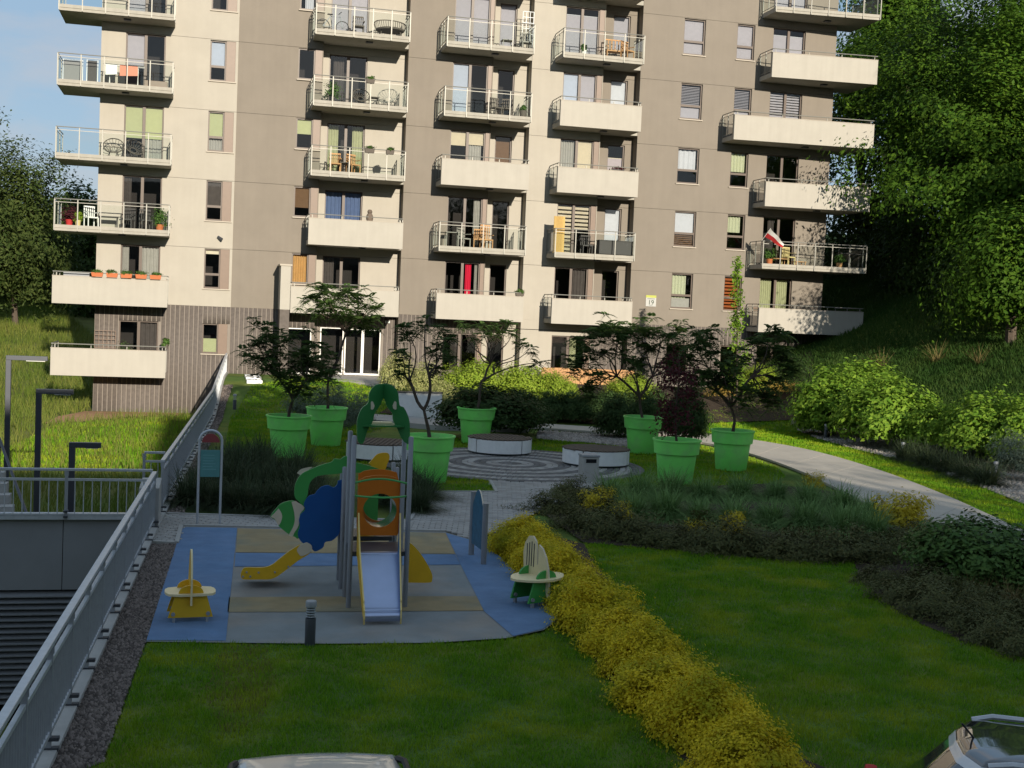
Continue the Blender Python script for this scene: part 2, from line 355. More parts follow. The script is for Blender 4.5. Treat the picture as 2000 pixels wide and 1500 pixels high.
pk = MB(); pk.add([(-1.2,-20,-0.4),(90,-20,-0.4),(90,12,-0.4),(-1.2,12,-0.4)], [(0,1,2,3)]); tag(pk.build('car_park', M['asphalt']), kind='structure')
kb = MB(); kb.prism([(-1.2,10.69,-.6),(53,3.92,-.6),(53,4.06,-.6),(-1.2,10.83,-.6)], (0,0,.62)); tag(kb.build('kerb', M['concrete']), kind='structure')

# --- garden layout (points on the terrace)
LAWN_A = [g2(205,1490), g2(287,1257), g2(450,1259), g2(640,1261), g2(850,1259), g2(990,1252), g2(1060,1237), g2(1100,1215), g2(1180,1320), g2(1260,1410), g2(1340,1490), (4.6, 10.27), (-0.85, 10.93)]
LAWN_B = [g2(1140,1062), g2(1300,1076), g2(1480,1092), g2(1600,1098), g2(1665,1096), g2(1682,1135), g2(1730,1180), g2(1800,1222), g2(1880,1255), g2(2000,1287), g2(2150,1330), (11.5, 9.42), (5.6, 10.14), g2(1462,1440), g2(1385,1350), g2(1300,1262), g2(1215,1172), g2(1160,1105)]
RUBBER = [g2(285,1254), g2(355,1029), g2(463,1031), g2(660,1035), g2(870,1040), g2(925,1056), g2(975,1086), g2(1010,1120), g2(1060,1160), g2(1098,1205), g2(1062,1231), g2(990,1247), g2(850,1256), g2(640,1258), g2(440,1256)]
poly_sheet('lawn_left', LAWN_A, 0.004, M['turf'])['kind'] = 'structure'
poly_sheet('lawn_right', LAWN_B, 0.004, M['turf'])['kind'] = 'structure'
# rubber play surface: coloured fields side by side
rs_ = poly_sheet('play_surface', RUBBER, 0.006, M['rub_g']); rs_['kind'] = 'structure'
def field(pts, m): return poly_sheet('rubber_field', [g2(*p) for p in pts], 0.012, m, rs_)
field([(286,1252),(355,1031),(463,1032),(441,1253)], M['rub_b'])
field([(464,1033),(870,1042),(889,1083),(461,1080)], M['rub_t'])
field([(460,1081),(889,1084),(899,1104),(690,1106),(458,1108)], M['rub_b'])
field([(447,1168),(700,1166),(931,1166),(945,1194),(700,1196),(444,1197)], M['rub_t'])
field([(871,1042),(924,1057),(974,1087),(1009,1121),(1058,1161),(1096,1205),(1060,1230),(1002,1244),(945,1195),(931,1166),(900,1105),(890,1083)], M['rub_b'])
# paving
WALK = [g2(296,1004), g2(500,1010), g2(800,1018), g2(838,962), g2(970,962), g2(957,940), g2(1175,935), g2(1190,944), g2(1120,975), g2(1050,1000), g2(985,1032), g2(925,1054), g2(870,1039), g2(660,1034), g2(463,1030), g2(354,1028), g2(345,1062), g2(288,1060)]
wk = poly_sheet('walkway', WALK, 0.002, M['paverbed']); wk['kind'] = 'structure'
SQ = [g2(288,1004), g2(356,1006), g2(345,1062), g2(287,1060)]
def paver_field(parent, poly, ang, w, l, gap, z, m, name='paver', limit=300, hole=None):
    p = np.array(poly); c = p.mean(0); ca, sa = math.cos(ang), math.sin(ang)
    q = (p-c) @ np.array([[ca, -sa], [sa, ca]]); lo, hi = q.min(0), q.max(0); cells = []
    r = 0; yy = lo[1]
    while yy < hi[1]:
        xx = lo[0] - (l/2 if r % 2 else 0)
        while xx < hi[0]: cells.append((xx+l/2, yy+w/2)); xx += l
        yy += w; r += 1
    cells = np.array(cells); W = cells @ np.array([[ca, sa], [-sa, ca]]) + c
    k = in_poly(W[:,0], W[:,1], poly)
    if hole is not None: k &= ~hole(W[:,0], W[:,1])
    W = W[k]; d = np.hypot(W[:,0], W[:,1]); W = W[np.argsort(d)]
    rng = np.random.default_rng(5)
    bx = np.array([(-1,-1,0),(1,-1,0),(1,1,0),(-1,1,0),(-.94,-.9,1),(.94,-.9,1),(.94,.9,1),(-.94,.9,1)], float)*np.array([(l-gap)/2, (w-gap)/2, 0.018])
    bx[:, :2] = bx[:, :2] @ np.array([[ca, sa], [-sa, ca]])
    fb = np.array([(4,5,6,7),(0,1,5,4),(1,2,6,5),(2,3,7,6),(3,0,4,7)])
    me = bpy.data.meshes.new(name); me.from_pydata([tuple(v) for v in bx], [], [tuple(f) for f in fb]); me.materials.append(m); me.update()
    for i in range(min(limit, len(W))):
        o = link(name, me, parent); o.location = (W[i,0], W[i,1], z+rng.uniform(-0.002, 0.002))
    rest = W[limit:]
    if len(rest):
        V = (bx[None]+np.concatenate([rest, np.full((len(rest),1), z)+rng.uniform(-0.002, 0.002, (len(rest),1))], 1)[:,None]).reshape(-1,3)
        F = (fb[None]+8*np.arange(len(rest))[:,None,None]).reshape(-1,4)
        o = npmesh('paver_field', V, F, m, parent); o['kind'] = 'stuff'
for i_, (a_, c_) in enumerate(((16,17),(17,0),(0,1),(1,2),(2,3),(3,4),(4,5),(12,13),(13,14),(14,15),(15,16))):
    p_, q_ = WALK[a_], WALK[c_]; e_ = MB(); e_.beam((p_[0],p_[1],.012), (q_[0],q_[1],.012), .07, .05); e_.build('paving_edge', M['concrete'], wk)
PC = G(996, 906); PRAD = 3.55
def in_circle(x, y): return np.hypot(x-PC[0], y-PC[1]) < PRAD+0.02
paver_field(wk, WALK, R(-13), 0.105, 0.21, 0.012, 0.003, M['paver'], hole=in_circle)
# round plaza of cobble rings
pz = MB(); n = 72; pz.add([(PC[0]+PRAD*math.cos(2*math.pi*i/n), PC[1]+PRAD*math.sin(2*math.pi*i/n), 0.006) for i in range(n)], [tuple(range(n))]); pz = tag(pz.build('round_plaza', M['paverbed']), kind='structure')
for k in range(11):
    r0, r1 = k*PRAD/11, (k+1)*PRAD/11; rm = (r0+r1)/2
    for half in (0, 1):
        ra, rb = (r0, rm) if half == 0 else (rm, r1)
        cnt = max(5, int(2*math.pi*((ra+rb)/2)/0.13)); V = []; F = []
        for j in range(cnt):
            a0, a1 = 2*math.pi*(j+0.06+0.5*half)/cnt, 2*math.pi*(j+0.94+0.5*half)/cnt; o = len(V)
            for z, e in ((0.0, 0), (0.022, 0.006)):
                for (rr, aa) in ((ra+0.006+e, a0), (rb-0.006-e, a0), (rb-0.006-e, a1), (ra+0.006+e, a1)): V.append((PC[0]+rr*math.cos(aa), PC[1]+rr*math.sin(aa), z+0.002))
            F += [(o+4,o+7,o+6,o+5),(o,o+4,o+5,o+1),(o+1,o+5,o+6,o+2),(o+2,o+6,o+7,o+3),(o+3,o+7,o+4,o)]
        o = npmesh('cobble_ring', V, F, M['cobd'] if k % 2 == 0 else M['cobl'], pz); o['kind'] = 'stuff'
# pale concrete path sweeping to the right, with an expansion joint between slabs
PATH_IN = [(1030,836),(1200,848),(1330,861),(1400,872),(1480,893),(1560,922),(1640,960),(1720,1000),(1850,1062),(2000,1125),(2200,1215)]
PATH_OUT = [(2200,1120),(2000,1040),(1850,972),(1720,922),(1600,886),(1500,866),(1400,852),(1300,845),(1190,838),(1030,828)]
pi_ = smooth_path([g2(*p) for p in PATH_IN], 6); po_ = smooth_path([g2(*p) for p in PATH_OUT[::-1]], 6)
pth = thing('path', None, None); pth['kind'] = 'structure'
def resample(P, n):
    P = np.array(P); s = np.r_[0, np.cumsum(np.hypot(*np.diff(P, axis=0).T))]; t = np.linspace(0, s[-1], n)
    return np.stack([np.interp(t, s, P[:,0]), np.interp(t, s, P[:,1])], 1)
NS = 12; A_, B_ = resample(pi_, NS*5+1), resample(po_, NS*5+1)
for i in range(NS):
    a, b = A_[i*5:i*5+6].copy(), B_[i*5:i*5+6].copy()
    if i < NS-1: a[-1] -= (a[-1]-a[-2])*0.04; b[-1] -= (b[-1]-b[-2])*0.04
    poly_sheet('path_slab', [tuple(p) for p in a]+[tuple(p) for p in b[::-1]], 0.05, M['path'], pth, thick=0.06)
# narrow cobble edging below the path, path in front of the house
poly_sheet('house_path', [g2(700,800,.25), g2(860,812,.25), g2(1040,828,.1), g2(1030,838,.1), g2(850,830,.15), g2(690,812,.2)], 0.14, M['paver'], thick=0.2)['kind'] = 'structure'
poly_sheet('entrance_pavement', [(4.7,55.5),(8.3,55.5),(8.3,51.4),(7.6,50.0),(6.6,50.2),(5.2,52.0),(4.7,53.0)], 0.93, M['paver'], thick=0.3)['kind'] = 'structure'
poly_sheet('cobble_strip', [g2(1050,842), g2(1200,852), g2(1330,866), g2(1300,885), g2(1180,868), g2(1050,858)], 0.012, M['pgravbed'])['kind'] = 'structure'
# gravel strip beside the railing
GRAV = [(float(wall_x(10.95))+0.01, 10.95), (float(wall_x(21.0))+0.01, 21.0), g2(345,1063), g2(283,1256), g2(200,1490), (-0.85, 10.95)]
GRAV2 = [g2(322,1002), g2(360,1002), g2(395,900), g2(440,790,.3), g2(455,760,.6), g2(432,760,.6), g2(400,860), g2(350,950)]
gb = poly_sheet('gravel_strip', GRAV, 0.006, M['gravbed']); gb['kind'] = 'structure'
gb2 = poly_sheet('gravel_border', GRAV2, 0.012, M['gravbed'], zf=h_right); gb2['kind'] = 'structure'
BEDR = [g2(1545,835), g2(1600,858), g2(1680,880), g2(1790,905), g2(1900,945), g2(2000,985), g2(2100,1020), (27, 26), (27, 46), g2(1560,810)]
poly_sheet('pebble_bed', BEDR, 0.012, M['pgravbed'], zf=lambda x, y: min(0.6, float(h_right(x, y))))['kind'] = 'structure'
BEDM = [g2(1045,990), g2(1120,958), g2(1250,955), g2(1500,945), g2(1640,962), g2(1760,1020), g2(1900,1085), g2(2050,1160), g2(2150,1320), g2(2000,1285), g2(1880,1253), g2(1800,1220), g2(1730,1178), g2(1682,1132), g2(1665,1094), g2(1480,1090), g2(1300,1074), g2(1140,1060)]
poly_sheet('planting_bed', BEDM, 0.008, M['soil'])['kind'] = 'structure'
HEDGEBED = [g2(955,1040), g2(1010,1028), g2(1140,1063), g2(1215,1172), g2(1300,1262), g2(1385,1350), g2(1462,1440), (5.6,10.14), (4.6,10.26), g2(1340,1490), g2(1180,1320), g2(1100,1213), g2(1010,1120)]
poly_sheet('hedge_bed', HEDGEBED, 0.009, M['soil'])['kind'] = 'structure'
BANK = [g2(740,800,.3), g2(1040,812,.2), g2(1230,830,.1), (17.5,44.5), (24,46), (27.5,53.5), (8.6,53.8), (8.4,50.0)]
poly_sheet('bank_bed', BANK, 0.03, M['soil'], zf=h_right)['kind'] = 'structure'
CLAY = [(-4.6,54.6),(-0.6,54.7),(-0.9,53.4),(-2.6,52.6),(-4.4,50.2),(-5.6,49.4),(-5.4,52)]
poly_sheet('clay_patch', CLAY, 0.03, M['clay'], zf=h_left)['kind'] = 'structure'

# ---------------------------------------------------------------- the apartment house
J = [0.38, 3.28, 6.18, 9.04, 11.94, 14.88, 17.80, 20.75, 23.7]
ZB, YF, YR, YB = 3.72, 55.0, 55.6, 53.6       # top of the clad base, facade plane, recess plane, balcony fronts
house = thing('apartment_house', 'white and taupe apartment block with stacked balconies behind the play yard', 'building', (12, 62, 0.9))
def wall_panel(x0, x1, z0, z1, Y, holes, m, thick=0.62, name='facade_panel'):
    mb = MB(); holes = [h for h in holes if h[0] < x1 and h[1] > x0 and h[2] < z1 and h[3] > z0]
    xs = sorted({x0, x1, *[h[0] for h in holes], *[h[1] for h in holes]}); zs = sorted({z0, z1, *[h[2] for h in holes], *[h[3] for h in holes]})
    xs = [x for x in xs if x0 <= x <= x1]; zs = [z for z in zs if z0 <= z <= z1]
    for i in range(len(xs)-1):
        for j in range(len(zs)-1):
            cx, cz = (xs[i]+xs[i+1])/2, (zs[j]+zs[j+1])/2
            if any(h[0] < cx < h[1] and h[2] < cz < h[3] for h in holes): continue
            mb.add([(xs[i],Y,zs[j]),(xs[i+1],Y,zs[j]),(xs[i+1],Y,zs[j+1]),(xs[i],Y,zs[j+1])], [(0,1,2,3)])
    def ring(a, b, c, d, y1):
        mb.add([(a,Y,c),(b,Y,c),(b,Y,d),(a,Y,d),(a,y1,c),(b,y1,c),(b,y1,d),(a,y1,d)], [(0,1,5,4),(1,2,6,5),(2,3,7,6),(3,0,4,7)])
    ring(x0, x1, z0, z1, Y+thick)
    for h in holes: ring(max(h[0],x0), min(h[1],x1), max(h[2],z0), min(h[3],z1), Y+0.24)
    me = bpy.data.meshes.new(name); o0 = org(house); me.from_pydata([(p[0]-o0[0],p[1]-o0[1],p[2]-o0[2]) for p in mb.v], [], mb.f); me.materials.append(m)
    bm = bmesh.new(); bm.from_mesh(me); bmesh.ops.remove_doubles(bm, verts=bm.verts, dist=1e-5); bm.to_mesh(me); bm.free()
    return link(name, me, house)
def clad(x0, x1, z0, z1, Y, holes):
    wall_panel(x0, x1, z0, z1, Y, holes, M['mortar'], name='base_wall')
    w = 0.188; nx = max(1, round((x1-x0)/w)); w = (x1-x0)/nx; V = []; F = []
    for i in range(nx):
        a, b = x0+i*w+0.016, x0+(i+1)*w-0.016; z = z1-0.002
        while z > z0+0.02:
            zl = z0
            segs = [(zl+0.0008, z-0.0008)]
            for h in holes:
                if h[0] < b and h[1] > a:
                    ns = []
                    for (c, d) in segs:
                        if h[3] <= c or h[2] >= d: ns.append((c, d)); continue
                        if c < h[2]: ns.append((c, h[2]-0.003))
                        if d > h[3]: ns.append((h[3]+0.003, d))
                    segs = ns
            for (c, d) in segs:
                aa, bb = a, b
                for h in holes:
                    if h[2] < (c+d)/2 < h[3]: pass
                if d-c < 0.03: continue
                o = len(V); y = Y-0.005
                V += [(aa,Y-0.001,c),(bb,Y-0.001,c),(bb,Y-0.001,d),(aa,Y-0.001,d),(aa+.004,y,c),(bb-.004,y,c),(bb-.004,y,d),(aa+.004,y,d)]
                F += [(o+4,o+5,o+6,o+7),(o,o+1,o+5,o+4),(o+1,o+2,o+6,o+5),(o+2,o+3,o+7,o+6),(o+3,o,o+4,o+7)]
            z = zl
    o = npmesh('cladding_tile', V, F, M['brick'], house); o['kind'] = 'stuff'
    return o

# --- window contents
def cm(name, c, rough=0.85, **k): return mat(name, c, rough, **k)
CUR = dict(
    lav=cm('lavender_blind_and_reflection', (0.33,0.315,0.345), var=0.05), white=cm('white_blind', (0.46,0.47,0.50), var=0.04), lime=cm('lime_blind', (0.36,0.38,0.21), var=0.05),  # lavender: pale blinds, and sky reflection painted behind the upper panes
    cream=cm('cream_blind', (0.60,0.54,0.42), var=0.05), brown=cm('brown_blind', (0.13,0.075,0.04), var=0.1), orange=cm('ochre_curtain', (0.46,0.27,0.10), var=0.12),
    red=cm('crimson_curtain', (0.55,0.015,0.05)), blue=cm('blue_curtain', (0.09,0.13,0.24), var=0.1), grey=cm('grey_curtain', (0.32,0.31,0.28), var=0.1),
    lace=cm('lace_curtain', (0.42,0.44,0.30), var=0.2, scale=25), olive=cm('olive_curtain', (0.33,0.34,0.20), var=0.1), rust=cm('rust_blind', (0.27,0.075,0.02), var=0.1),
    pink=cm('pinkish_blind', (0.40,0.345,0.36), var=0.05), beige=cm('beige_blind', (0.47,0.41,0.30), var=0.05), dim=cm('dim_room_wall', (0.07,0.06,0.055), var=0.2), sky=cm('pale_blue_blind_and_reflection', (0.36,0.40,0.48), var=0.05))  # pale blue: light blinds, and a painted sky reflection in the corner window
def curtain(par, x0, x1, z0, z1, y, m, waves=5, amp=0.03, name='curtain'):
    n = max(6, waves*6); V = []; F = []
    for i in range(n+1):
        x = x0+(x1-x0)*i/n; yy = y+amp*math.sin(2*math.pi*waves*i/n+0.4)
        V += [(x, yy, z0), (x, yy*1.0+amp*0.3, z1)]
        if i < n: F.append((2*i, 2*i+2, 2*i+3, 2*i+1))
    o = npmesh(name, V, F, m, par, smooth=True); return o
def blind(par, x0, x1, z0, z1, y, m, slats=0):
    mb = MB()
    if slats:
        h = (z1-z0)/slats
        for i in range(slats): mb.box(x0, x1, y, y+0.01, z0+i*h+0.0, z0+i*h+h*0.62)
    else: mb.box(x0, x1, y, y+0.008, z0, z1); mb.box(x0, x1, y-0.012, y, z0, z0+0.03)
    return mb.build('blind', m, par)  # also draws the pale sheets that paint reflected sky
WIN_HOLES = []
def window(x0, x1, z0, z1, Y, cols=1, transom=None, side=None, content=(), fm='frame', sill=True):
    """cols: number of sashes; transom: height fraction of a horizontal bar; side: x where an opaque brown panel begins"""
    WIN_HOLES.append((x0, x1, z0, z1)); f = MB(); y0, y1 = Y+0.09, Y+0.16; t = 0.055
    xe = side if side else x1
    f.box(x0+.002, x0+t, y0, y1, z0+.002, z1-.002); f.box(xe-t, xe-(0.002 if not side else 0), y0, y1, z0+.002, z1-.002); f.box(x0+t, xe-t, y0, y1, z1-t, z1-.002); f.box(x0+t, xe-t, y0, y1, z0+.002, z0+t+.02)
    xs = [x0+t+(xe-x0-2*t)*i/cols for i in range(cols+1)]
    for x in xs[1:-1]: f.box(x-0.06, x+0.06, y0-0.01, y1, z0+t+.02, z1-t)
    zt = None
    if transom: zt = z0+(z1-z0)*transom; f.box(x0+t, xe-t, y0-0.005, y1, zt-0.05, zt+0.05)
    if side: f.box(xe+0.002, x1-.002, Y+0.03, Y+0.10, z0+.002, z1-.002, 1)
    w = f.build('window', [M['dframe'] if fm == 'frame' else M[fm], M['frame']], house)
    for i in range(cols):
        a, b = xs[i]+(0.06 if i else 0), xs[i+1]-(0.06 if i < cols-1 else 0)
        for (c, d) in ([(z0+t+.02, z1-t)] if zt is None else [(z0+t+.02, zt-.05), (zt+.05, z1-t)]):
            p = MB(); yy = Y+0.125; tilt = 0.004*math.sin(x0*7+z0*3+i*2)
            p.add([(a,yy,c),(b,yy+tilt,c),(b,yy+tilt*1.4,d),(a,yy+tilt*.3,d)], [(0,1,2,3)]); p.build('pane', M['glass'], w)
    if sill:
        s = MB(); s.box(x0-0.05, x1+0.05, Y-0.06, Y+0.10, z0-0.045, z0+0.0); s.build('sill', M['sill'], w)
    a0, b0 = x0+t, xe-t
    for c in content:
        k = c[0]
        if k == 'b': blind(w, a0+(b0-a0)*c[2], a0+(b0-a0)*c[3], z0+(z1-z0)*c[4], z1-t, Y+0.2, CUR[c[1]], c[5] if len(c) > 5 else 0)
        if k == 'c': curtain(w, a0+(b0-a0)*c[2], a0+(b0-a0)*c[3], z0+(z1-z0)*(c[4] if len(c) > 4 else 0.03), z1-t-0.02, Y+0.27, CUR[c[1]], c[5] if len(c) > 5 else 4)
        if k == 'l': blind(w, a0+(b0-a0)*c[2], a0+(b0-a0)*c[3], z0+t, z0+(z1-z0)*c[4], Y+0.2, CUR[c[1]], c[5] if len(c) > 5 else 0)
    return w
def tops(k): return J[k]-0.03 if k > 1 else 2.99
# column 1: balcony door and corner window
c1 = {6: [('b','lav',0,.45,.1)], 5: [('b','lav',0,.46,.45),], 4: [('b','lime',0,1,.42),('c','grey',.5,1,.03,5)], 3: [('c','dim',0,.2),], 2: [('c','grey',0,.18),('c','grey',.52,1,.03,5)], 1: [('c','dim',.5,1)]}
for k in range(1, 8):
    zt = tops(k); zb = J[k-1]+0.57 if k > 1 else J[0]+0.57
    window(-3.38, -1.80, zb, zt, YF, 2, None, None, c1.get(k, ()), sill=False)
c1w = {6: [], 5: [('b','sky',0,1,.36)], 4: [('b','lime',0,1,.36),('c','grey',0,1,.03,5)], 3: [('b','dim',0,1,.36)], 2: [('b','cream',0,1,.87)], 1: [('l','lime',0,1,.5)]}
for k in range(1, 8):
    zt = tops(k); window(0.0, 1.04, zt-(1.68 if k > 1 else 1.28), zt, YF, 1, 0.36 if k > 1 else None, 0.66, c1w.get(k, ()))
# column 2: small window with brown panel, recessed door
c2w = {6: [('c','white',.3,.9)], 5: [], 4: [('b','lime',0,1,.5)], 3: [('b','brown',0,1,.32)], 2: [('c','orange',0,1,.03,6)]}
for k in range(2, 8):
    zt = tops(k); window(3.65, 4.66, zt-1.31, zt, YF, 1, None, 4.36, c2w.get(k, ()))
c2d = {7: [('b','lav',0,1,.0)], 6: [('b','lav',0,1,.0)], 5: [('c','dim',.1,.4)], 4: [('c','olive',0,.3),('c','olive',.7,1)], 3: [('c','blue',0,1,.03,9)], 2: [('c','dim',0,.3)]}
for k in range(2, 8): window(5.02, 6.66, J[k-1]+0.57, tops(k)-0.02, YR, 2, None, None, c2d.get(k, ()), sill=False)
# column 3
c3d = {7: [('b','lav',0,1,0)], 6: [('b','lav',0,1,.0)], 5: [('b','sky',0,.46,.0)], 4: [('b','beige',0,.46,.72),('b','beige',.5,1,.75),('c','grey',.55,.95,.0,5)], 3: [('c','grey',.8,1)], 2: [('c','red',.62,.80,.0,3),('c','grey',.9,1)], 1: [('c','dim',.4,.6)]}
for k in range(1, 8):
    zb = J[k-1]+0.57 if k > 1 else 1.25
    window(10.34, 12.11, zb, tops(k), YF, 2, None, 11.93, c3d.get(k, ()), sill=False)
c3s = {7: [('b','lav',0,1,0)], 6: [('b','lav',0,1,.1)], 4: [('b','brown',0,1,.05)]}
for k in range(1, 8): window(12.50, 13.28, (J[k-1]+0.57) if k > 1 else 1.2, tops(k)-0.02, YR, 1, None, None, c3s.get(k, ()), sill=False)
# column 4
c4d = {7: [('b','lav',0,1,0)], 6: [('b','lav',0,1,0),('b','white',0,1,.85)], 5: [('b','sky',0,.46,0),('b','lav',.5,1,0)], 4: [('c','grey',0,.46,.03,6),('b','beige',.5,1,0)], 3: [('b','beige',0,.46,.0,12),('b','beige',.5,1,.5,6)], 2: [('c','dim',.6,1)], 1: [('c','olive',.6,.8)]}
for k in range(1, 8):
    zb = J[k-1]+0.57 if k > 1 else 1.5
    window(15.37, 17.20, zb, tops(k) if k > 1 else 3.05, YF, 2, None, 16.96, c4d.get(k, ()), sill=False)
c4s = {7: [('b','lav',0,1,0)], 6: [('b','lav',0,1,0)], 5: [('b','white',0,1,0)], 4: [('b','pink',0,1,0),('b','cream',0,1,.62)], 3: [('b','white',0,1,0)]}
for k in range(2, 8): window(17.80, 18.62, tops(k)-1.62, tops(k)-0.03, YR, 1, None, None, c4s.get(k, ()))
# right wall windows
w1 = {7: [('b','lav',0,1,0)], 6: [('b','lav',0,1,0)], 5: [('b','pink',0,1,.36,14),('b','lav',0,1,0)], 4: [('c','white',0,1,.36,4)], 3: [('b','white',0,1,.36),('l','brown',0,1,.36,6)], 2: [('c','lace',0,.8,.3,5),('l','grey',0,1,.3)]}
w2 = {7: [('b','lav',0,1,0)], 6: [('b','lav',0,1,0)], 5: [('b','pink',0,1,.36,14),('b','lav',0,1,0)], 4: [('c','lace',0,1,.45,5)], 3: [('c','lace',.1,.9,.5,4)], 2: [('b','rust',0,1,.0,10)]}
for k in range(2, 8):
    window(21.0, 22.05, tops(k)-1.63, tops(k), YF, 1, 0.38, None, w1.get(k, ()))
    window(23.62, 24.50, tops(k)-1.63, tops(k), YF, 1, 0.38, None, w2.get(k, ()))
for a, b in ((20.9, 22.0), (23.6, 24.5)): window(a, b, 1.35, 2.9, YF, 1, None, None, ())
c5d = {7: [('b','lav',0,1,0)], 6: [('b','lav',0,1,0),('b','white',0,1,.86)], 5: [('b','lav',0,1,.45,10),('c','dim',0,1)], 4: [], 3: [('c','dim',.2,.4)], 2: [('c','olive',0,.42,.0,6),('c','olive',.55,.95,.0,6)], 1: []}
for k in range(1, 8):
    zb = J[k-1]+0.57 if k > 1 else 0.9
    window(25.42, 27.06, zb, tops(k), YF, 2, None, None, c5d.get(k, ()), sill=False)
# entrance: shop window, side light and double door in white frames
window(3.30, 4.60, 0.95, 2.95, YF, 1, None, None, (), 'wframe', False)
window(5.02, 6.06, 0.95, 3.02, YR, 1, None, None, (('l','dim',0,1,.3),), 'wframe', False)
window(6.10, 7.70, 0.95, 3.00, YR, 2, None, None, (), 'wframe', False)
H = WIN_HOLES
strips = [(-4.35, 1.15, YF, 'white', 0.62), (1.15, 4.70, YF+0.03, 'grey', 0.62), (4.70, 8.36, YR, 'white', 0.3), (8.36, 12.14, YF, 'grey', 0.62), (12.14, 13.9, YR, 'white', 0.3), (13.9, 17.23, YF, 'white', 0.62), (17.23, 19.0, YR, 'grey', 0.3), (19.0, 28.65, YF, 'grey', 0.62)]
for (x0, x1, Y, m, th) in strips:
    lv = [ZB]+J[2:]
    for i in range(len(lv)-1):
        wall_panel(x0+.001, x1-.001, lv[i]+(0.0 if i == 0 else 0.006), lv[i+1]-0.006, Y, H, M[m], th)
    if m == 'white' and x0 > 12:
        wall_panel(x0+.001, x1-.001, 0.2, J[1]-0.014, Y, H, M['white'], th); wall_panel(x0+.001, x1-.001, J[1]+.014, ZB-.002, Y, H, M['white'], th)
    else: clad(x0+.001, x1-.001, -1.8 if x0 < 0 else -0.4, ZB-0.004, Y+0.012, H)
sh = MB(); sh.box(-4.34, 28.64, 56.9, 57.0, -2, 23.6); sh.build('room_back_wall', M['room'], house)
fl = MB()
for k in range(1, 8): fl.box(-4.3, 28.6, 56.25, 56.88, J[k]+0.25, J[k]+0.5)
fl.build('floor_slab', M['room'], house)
sw = MB(); sw.box(-4.34, -4.1, 55.63, 70, -2, 23.7); sw.box(28.4, 28.64, 55.63, 70, -2, 23.7); sw.box(-4.1, 28.4, 69.7, 70, -2, 23.7); sw.build('side_wall', M['grey'], house)
rf = MB(); rf.box(-4.5, 28.8, 54.9, 70.1, 23.7, 24.1); rf.build('roof', M['concrete'], house)

